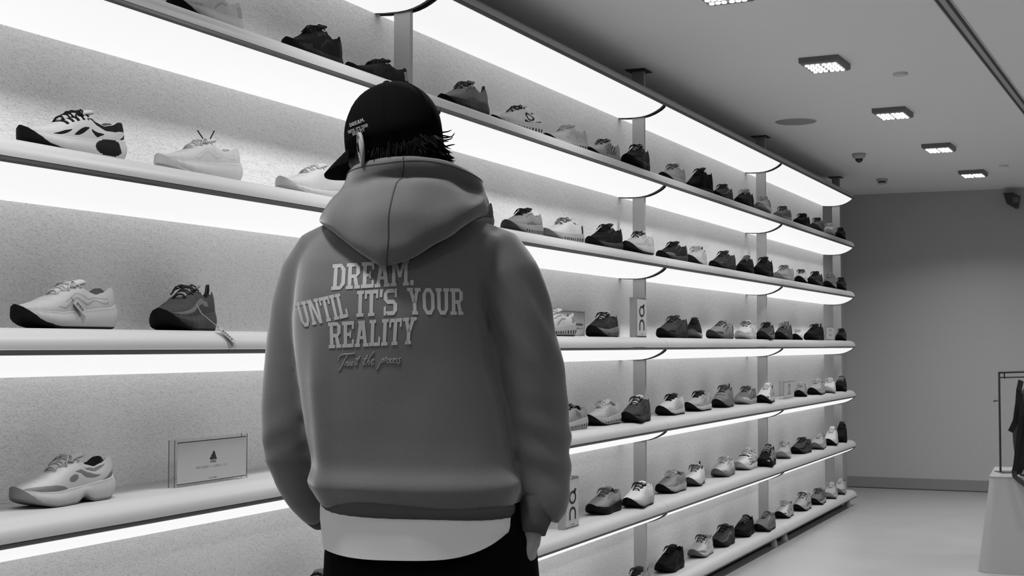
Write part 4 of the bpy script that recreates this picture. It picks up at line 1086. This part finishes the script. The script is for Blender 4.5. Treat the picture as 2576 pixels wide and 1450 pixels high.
# ------------------------------------------------------------------ print on the back: block letters with slab ends
def R_(a, b, c, d): return [(a, b), (c, b), (c, d), (a, d)]
GL = {
 'D': (5.2, [R_(0, 0, 3.4, 1), R_(0, 6, 3.4, 7), R_(.6, 1, 2, 6), [(3.4, 0), (5, 1.5), (3.6, 2), (3.0, 1), (3.0, 0)], R_(3.6, 1.5, 5, 5.5), [(3.4, 7), (3.0, 7), (3.0, 6), (3.6, 5), (5, 5.5)]]),
 'R': (5.4, [R_(0, 0, 2.6, .9), R_(.6, 0, 2, 7), R_(0, 6, 3.8, 7), R_(2, 2.9, 3.8, 3.9), [(3.6, 7), (5, 5.9), (5, 4), (3.6, 2.9), (3.6, 3.9), (3.6, 6)], [(2.6, 3), (4, 3), (4.6, .9), (3.2, .9)], R_(3.1, 0, 5.2, .9)]),
 'E': (5.0, [R_(0, 0, 4.7, 1), R_(.6, 0, 2, 7), R_(0, 6, 4.7, 7), R_(2, 3.05, 3.4, 3.95), R_(3.0, 2.5, 3.6, 4.5), R_(3.9, 0, 4.7, 2.1), R_(3.9, 4.9, 4.7, 7)]),
 'A': (5.6, [R_(-.1, 0, 2.1, .9), R_(3.3, 0, 5.5, .9), [(.5, .9), (1.8, .9), (3.1, 7), (1.7, 7)], [(4.9, .9), (3.5, .9), (2.2, 7), (3.7, 7)], R_(1.6, 2, 3.9, 2.9), R_(1.2, 6.2, 3.9, 7)]),
 'M': (7.0, [R_(0, 0, 2.2, .9), R_(4.6, 0, 6.8, .9), R_(.5, 0, 1.8, 7), R_(5.0, 0, 6.3, 7), R_(0, 6.1, 2.0, 7), R_(4.8, 6.1, 6.8, 7), [(1.0, 7), (2.2, 7), (3.9, 2.6), (3.0, 2.2)], [(5.8, 7), (4.6, 7), (2.9, 2.6), (3.8, 2.2)]]),
 '.': (1.7, [R_(.1, 0, 1.4, 1.4)]),
 'U': (5.6, [R_(0, 6.1, 2.4, 7), R_(3.0, 6.1, 5.4, 7), R_(.5, 1.5, 1.9, 7), R_(3.5, 1.5, 4.9, 7), [(.5, 1.6), (1.9, 1.9), (2.1, 1.1), (2.1, 0), (1.7, 0)], [(4.9, 1.6), (3.5, 1.9), (3.3, 1.1), (3.3, 0), (3.7, 0)], R_(2.0, 0, 3.4, 1.1)]),
 'N': (6.0, [R_(0, 0, 2.2, .9), R_(.5, 0, 1.7, 7), R_(0, 6.1, 1.9, 7), R_(3.6, 6.1, 5.8, 7), R_(4.1, 0, 5.3, 7), [(1.0, 7), (2.3, 7), (4.9, 0), (3.7, 0)]]),
 'T': (5.2, [R_(1.3, 0, 3.7, .9), R_(1.8, 0, 3.2, 7), R_(0, 6, 5, 7), R_(0, 4.7, .8, 7), R_(4.2, 4.7, 5, 7)]),
 'I': (2.8, [R_(0, 0, 2.6, .9), R_(.6, 0, 2, 7), R_(0, 6.1, 2.6, 7)]),
 'L': (4.8, [R_(0, 0, 4.5, 1), R_(.6, 0, 2, 7), R_(0, 6.1, 2.6, 7), R_(3.7, 0, 4.5, 2.4)]),
 "'": (1.6, [[(.3, 7), (1.5, 7), (1.1, 4.9), (.2, 4.9)]]),
 'S': (5.2, [[(0, 0), (.8, 0), (.8, 2.4), (0, 2.4)], [(.4, 1.1), (1.4, 0), (3.8, 0), (3.6, 1.1), (.8, 1.1)], [(3.8, 0), (5, 1.2), (5, 2.9), (3.7, 2.6), (3.5, 1.1)], [(5, 2.9), (3.7, 4.1), (1.3, 4.1), (1.3, 3.0), (3.4, 3.0), (3.7, 2.4)], [(1.3, 3.0), (0, 4.2), (0, 5.8), (1.3, 5.2), (1.5, 4.0)], [(0, 5.8), (1.2, 7), (3.7, 7), (4.4, 5.9), (1.4, 5.9), (1.2, 5.0)], R_(4.1, 4.7, 4.9, 7)]),
 'Y': (5.6, [R_(1.5, 0, 3.9, .9), R_(2.0, 0, 3.4, 3.2), [(2.0, 3.0), (3.4, 3.0), (2.0, 6.6), (.6, 6.6)], [(2.0, 3.0), (3.4, 3.0), (4.8, 6.6), (3.4, 6.6)], R_(0, 6.1, 2.4, 7), R_(3.0, 6.1, 5.4, 7)]),
 'O': (5.4, [R_(.2, 1.6, 1.6, 5.4), R_(3.6, 1.6, 5, 5.4), [(.2, 1.7), (1.6, 2.0), (2.0, 1.1), (2.0, 0), (1.6, 0)], [(5, 1.7), (3.6, 2.0), (3.2, 1.1), (3.2, 0), (3.6, 0)], R_(1.9, 0, 3.3, 1.1), [(.2, 5.3), (1.6, 5.0), (2.0, 5.9), (2.0, 7), (1.6, 7)], [(5, 5.3), (3.6, 5.0), (3.2, 5.9), (3.2, 7), (3.6, 7)], R_(1.9, 5.9, 3.3, 7)]),
 ' ': (2.6, []),
}
def letter_polys(s):
    x = 0; out = []
    for ch in s:
        w_, ps = GL[ch]
        out.append((ch, [[(x + a, b) for a, b in p] for p in ps])); x += w_ + .15
    return out, x - .15
def lay_on(bvh, poly2, mapper, eye, off, name, m, parent, cell):
    """cut flat letter shapes fine, then lay them on the cloth"""
    bm = bmesh.new()
    for p in poly2:
        vs = [bm.verts.new((a, b, 0)) for a, b in p]
        try: bm.faces.new(vs)
        except ValueError: pass
    bmesh.ops.triangulate(bm, faces=bm.faces[:])
    for _ in range(6):
        es = [e for e in bm.edges if e.calc_length() > cell]
        if not es: break
        bmesh.ops.subdivide_edges(bm, edges=es, cuts=1)
        bmesh.ops.triangulate(bm, faces=[f for f in bm.faces if len(f.verts) > 3])
    bad = []
    for v in bm.verts:
        q = mapper(v.co.x, v.co.y); d = (q - eye).normalized()
        hit, nn, _, _ = bvh.ray_cast(eye, d)
        if hit is None: bad.append(v)
        else: v.co = hit + (nn if nn.dot(d) < 0 else -nn) * off
    if bad: bmesh.ops.delete(bm, geom=bad, context='VERTS')
    me = bpy.data.meshes.new(name); bm.to_mesh(me); bm.free()
    me.materials.append(m); me.polygons.foreach_set('use_smooth', [True] * len(me.polygons))
    o = bpy.data.objects.new(name, me); C.objects.link(o); o.parent = parent; return o
EYE = Vector((-X0, -D0, CAM_H))
def bil(tl, tr, bl, br, W_):
    def f(x, y):
        u, v = x / W_, y / 7.0
        px = (bl[0] * (1 - u) + br[0] * u) * (1 - v) + (tl[0] * (1 - u) + tr[0] * u) * v
        py = (bl[1] * (1 - u) + br[1] * u) * (1 - v) + (tl[1] * (1 - u) + tr[1] * u) * v
        return PL(px, py, -.15)
    return f
WORDS = [('DREAM.', (838, 666), (1043, 653), (834, 731), (1043, 718)), ('UNTIL', (743, 763), (866, 736), (760, 825), (879, 798)), ("IT'S", (899, 733), (1001, 726), (897, 798), (1001, 793)), ('YOUR', (1024, 725), (1166, 726), (1028, 792), (1166, 793)), ('REALITY', (826, 812), (1050, 798), (828, 877), (1044, 866))]
for s_, tl, tr, bl, br in WORDS:
    ps, W_ = letter_polys(s_)
    lay_on(HBV, [p for _, g in ps for p in g], bil(tl, tr, bl, br, W_), EYE, .0012, 'print_word', M_PRINT, hoodie, .7)
# script line below: Trust the process
SC = []
def Z(x, y): return (820 + x / 11.709, 860 + y / 11.709)
STROKES = [
 [(390, 560), (380, 470), (450, 400), (560, 370), (700, 370), (850, 350)], [(640, 400), (560, 540), (500, 680), (430, 800), (375, 850)],
 [(545, 730), (585, 640), (620, 590), (650, 600), (610, 700), (640, 720)], [(650, 610), (640, 700), (670, 710), (720, 620)], [(720, 610), (690, 700), (720, 720), (770, 630)],
 [(800, 610), (760, 630), (790, 670), (770, 710), (740, 700)], [(1010, 430), (930, 560), (860, 690), (900, 690), (940, 640)], [(880, 520), (1000, 500)],
 [(1230, 400), (1150, 570), (1090, 690), (1120, 690), (1160, 640)], [(1120, 520), (1250, 500)], [(1430, 290), (1320, 430), (1230, 600), (1180, 690)], [(1200, 640), (1260, 550), (1290, 560), (1260, 680), (1300, 670)],
 [(1310, 630), (1400, 570), (1420, 520), (1370, 540), (1330, 640), (1360, 690), (1420, 640)],
 [(1690, 500), (1610, 620), (1540, 760), (1490, 820)], [(1640, 560), (1710, 500), (1700, 580), (1640, 630)], [(1730, 620), (1760, 500), (1790, 450), (1780, 520), (1830, 520)],
 [(1860, 500), (1800, 560), (1790, 630), (1850, 620), (1890, 530), (1860, 500)], [(1960, 500), (1900, 560), (1890, 630), (1960, 610)], [(1960, 590), (2040, 530), (2030, 490), (1980, 560), (1980, 630), (2050, 610)],
 [(2120, 490), (2070, 530), (2110, 590), (2070, 640)], [(2210, 480), (2150, 530), (2190, 590), (2140, 650), (2100, 640)]]
rib = MB()
for st_ in STROKES:
    pts = []
    for i in range(len(st_) - 1):
        for g in (0, .33, .66): pts.append((st_[i][0] + (st_[i + 1][0] - st_[i][0]) * g, st_[i][1] + (st_[i + 1][1] - st_[i][1]) * g))
    pts.append(st_[-1]); q3 = []
    for p in pts:
        d = (PL(*Z(*p), -.15) - EYE).normalized(); h_, n_, _, _ = HBV.ray_cast(EYE, d)
        if h_: q3.append(h_ - d * .0006)
    if len(q3) > 2: rib.tube(q3, .0013, 5)
rib.build('script_print', mat(.20, .7, .2), hoodie, True)

# ------------------------------------------------------------------ tee, trousers, shoes
T = [(1220, 806, 1298, .0, .130), (1290, 797, 1308, .0, .150), (1320, 801, 1307, .0, .155), (1350, 806, 1303, .0, .158)]
rings = [ring_px(a, b, c, d, e, 2.4) for a, b, c, d, e in T]
last = []
for k in range(NSEG):
    t_ = 2 * PI * k / NSEG; c, s = math.cos(t_), math.sin(t_)
    base = ring_px(1350, 808, 1303, .0, .158, 2.4)[k]
    # curved shirt tail: lowest at the middle of the back, high at the right side
    py = 1412 + 2 * c - 34 * max(0, -c) ** 3 - (98 * max(0, c) ** 2.4)
    py -= 45 * max(0, s)
    base.z = PL(1000, py, base.y).z
    last.append(base)
mid = [(rings[-1][k] * .5 + last[k] * .5) for k in range(NSEG)]
tee = MB().loft(rings[:-1] + [[rings[2][k] * .6 + last[k] * .4 for k in range(NSEG)], [rings[2][k] * .25 + last[k] * .75 for k in range(NSEG)], last], False).build('tee_shirt', M_TEE, person, True)
for v in tee.data.vertices:
    c = v.co
    if c.y < 0: v.co = c + v.normal * (.005 * noise.noise(Vector((c.x * 8, c.z * 14, 2))) + .010 * math.sin(c.x * 34 + c.z * 60) * max(0, c.x))
sub = tee.modifiers.new('sub', 'SUBSURF'); sub.levels = sub.render_levels = 1
Tr = MB()
Tr.loft([ring_px(a, b, c, d, e, 2.4) for a, b, c, d, e in [(1245, 830, 1322, .01, .120), (1290, 825, 1332, .01, .128), (1330, 818, 1344, .01, .138), (1380, 811, 1354, .01, .142), (1440, 810, 1358, .01, .145), (1500, 810, 1360, .01, .140)]])
for h, k_, f, s_ in ((PL(952, 1440, .03), KL, FLt, -1), (PL(1206, 1440, .01), KR, FRt, 1)):
    Tr.tube([h + Vector((0, 0, .08)), h, h * .6 + k_ * .4, k_, k_ * .5 + f * .5, f + Vector((0, 0, .02)), f + Vector((0, .01, -.035))], [.09, .108, .106, .100, .095, .090, .086], 24)
tr = Tr.build('trousers', M_TROU, person, True)
remesh(tr, .009, 6)
for v in tr.data.vertices:
    c = v.co
    v.co = c + v.normal * (.006 * noise.noise(c * 7) + (.010 * math.sin(c.z * 60 + c.x * 10) * math.exp(-((c.z - .13) / .08) ** 2)))
for f, a in ((FLt, 8), (FRt, -14)):
    make_shoe('shoe', STY['black'], (f.x, f.y + .075, .001), PI / 2 + math.radians(a), 1.0, 30, None, None, person)

# ------------------------------------------------------------------ cap and hair
def dome_pt(th, ph):         # th round the head from the right, ph up
    rx, ry, rz = .0850, .1095, .104
    return Vector((rx * math.cos(ph) * math.cos(th), -.010 + ry * math.cos(ph) * math.sin(th), .004 + rz * math.sin(ph) ** 1.0))
rings = []
for i in range(15):
    ph = -.10 + (PI / 2 - .03 + .10) * i / 14
    rings.append([hp(*dome_pt(2 * PI * k / 48, max(ph, 0)) + Vector((0, 0, (ph if ph < 0 else 0) * .26))) if False else hp(*(dome_pt(2 * PI * k / 48, max(ph, 0)) + Vector((0, 0, min(ph, 0) * .26 - .016 * (i < 1) * (1 - .6 * math.sin(2 * PI * k / 48)))))) for k in range(48)])
inner = [[HC + (p - HC) * .97 for p in rings[0]], [HC + (p - HC) * .96 for p in rings[3]]]
capo = MB().loft([inner[1], inner[0]] + rings, True).build('cap', M_CAPC, person, True)
MB().ell(hp(0, -.010, .110), (.008, .008, .005), 12, 8, HR).build('button', M_CAPC, capo, True)
seams = MB()
for k in range(6):
    th = 2 * PI * k / 6 + PI / 6
    seams.tube([hp(*(dome_pt(th, ph) * 1.006)) for ph in [0.02 + 1.5 * i / 10 for i in range(11)]], .0008, 6)
seams.build('panel_seam', mat(.004, .9, .05), capo)
vis = []
for g in (0, .25, .5, .75, 1.0):
    row = []
    for i in range(25):
        a = PI / 2 + (i / 24 - .5) * 2.15
        ext = .086 * g * max(0, math.sin((i / 24) * PI)) ** .55
        p = Vector((.0845 * math.cos(a) * (1 + .06 * g), -.010 + .108 * math.sin(a), -.018)) + Vector((0, ext, -.006 * g - .010 * g * abs(2 * i / 24 - 1) ** 2 - .012 * g * g))
        row.append(p)
    vis.append(row)
top = [p for r in vis for p in r]; bot = [p + Vector((0, -.001, -.004)) for p in top]
nv = len(top); fs = []
for i in range(4):
    for k in range(24):
        a = i * 25 + k
        fs += [(a, a + 25, a + 26, a + 1), (nv + a, nv + a + 1, nv + a + 26, nv + a + 25)]
for k in range(24): fs += [(k, k + 1, nv + k + 1, nv + k), (100 + k + 1, 100 + k, nv + 100 + k, nv + 100 + k + 1)]
for i in range(4): fs += [((i + 1) * 25, i * 25, nv + i * 25, nv + (i + 1) * 25), (i * 25 + 24, (i + 1) * 25 + 24, nv + (i + 1) * 25 + 24, nv + i * 25 + 24)]
mesh_obj('brim', [hp(*p) for p in top + bot], fs, M_CAPC, capo, True)
CBV = BVHTree.FromPolygons([v.co.copy() for v in capo.data.vertices], [tuple(p.vertices) for p in capo.data.polygons])
def CZm(x, y): return (800 + x / 5.8, 200 + y / 5.8)
CAPW = [('DREAM.', (460, 648), (676, 560), (473, 698), (690, 611)), ("UNTIL IT'S YOUR", (438, 752), (726, 643), (450, 796), (740, 688)), ('REALITY', (503, 782), (680, 712), (514, 824), (694, 752))]
for s_, tl, tr_, bl, br in CAPW:
    ps, W_ = letter_polys(s_)
    lay_on(CBV, [p for _, g in ps for p in g], bil(CZm(*tl), CZm(*tr_), CZm(*bl), CZm(*br), W_), EYE, .0012, 'cap_lettering', mat(.22, .7, .2), capo, 1.5)
random.seed(11)
hm = MB()
hm.ell(hp(0, -.030, -.044), (.076, .092, .066), 24, 14, HR)
def tuft(p, d, ln, r, curl):
    d = d.normalized(); pts = []; q = p.copy(); side = Vector((random.uniform(-1, 1), random.uniform(-1, 1), random.uniform(-.3, .3)))
    for i in range(6):
        pts.append(q.copy()); d = (d + side * .10 * random.random() + curl * .22).normalized(); q = q + d * ln / 5
    hm.tube([hp(*x) for x in pts], [r, r * .95, r * .8, r * .6, r * .35, r * .08], 6)
for i in range(620):
    th = random.uniform(PI * 1.02, PI * 1.98) if i % 6 else random.uniform(PI * .93, PI * 2.05)
    z0 = random.uniform(-.070, -.022)
    k = math.sqrt(max(.05, 1 - (z0 / .11) ** 2))
    p = Vector((.076 * k * math.cos(th), -.018 + .096 * k * math.sin(th), z0))
    outw = Vector((math.cos(th), math.sin(th), 0))
    tuft(p, outw * .35 + Vector((0, 0, -1)), random.uniform(.028, .045), random.uniform(.0015, .0030), outw * random.uniform(-.1, .38) + Vector((0, 0, random.uniform(-.3, .3))))
back = Vector((.60, -.80, 0))
for i in range(60):
    th = -PI / 2 + random.uniform(-.5, .75)
    z0 = random.uniform(-.085, -.030)
    p = Vector((.078 * math.cos(th), -.020 + .100 * math.sin(th), z0)); outw = Vector((math.cos(th), math.sin(th), 0))
    tuft(p, outw * .55 + Vector((0, 0, -.8)), random.uniform(.016, .027), random.uniform(.0022, .004), outw * .35 + Vector((0, 0, random.uniform(-.1, .7))))
for s_ in (-1, 1):          # sideburns
    for i in range(4): tuft(Vector((s_ * .069, .022 + .003 * i, -.012)), Vector((s_ * .1, .05, -1)), .030, .004, Vector((0, 0, 0)))
hair = hm.build('hair', M_HAIR, person, True)
wisp = MB()
for (a, b, c, d, e) in (((1094, 333), (1116, 333), (1128, 331), (1134, 328), (1136, 328)), ((1094, 338), (1118, 342), (1134, 345), (1141, 340), (1144, 334)), ((1096, 345), (1122, 347), (1136, 344), (1140, 340), (1141, 337)), ((1098, 350), (1120, 353), (1134, 350), (1138, 346), (1139, 344)), ((1106, 372), (1128, 367), (1140, 364), (1143, 364), (1144, 363))):
    wisp.tube([PL(x, y, -.03) for x, y in (a, b, c, d, e)], [.002, .0016, .0012, .0009, .0005], 5)
wisp.build('loose_strand', M_HAIR, hair, True)
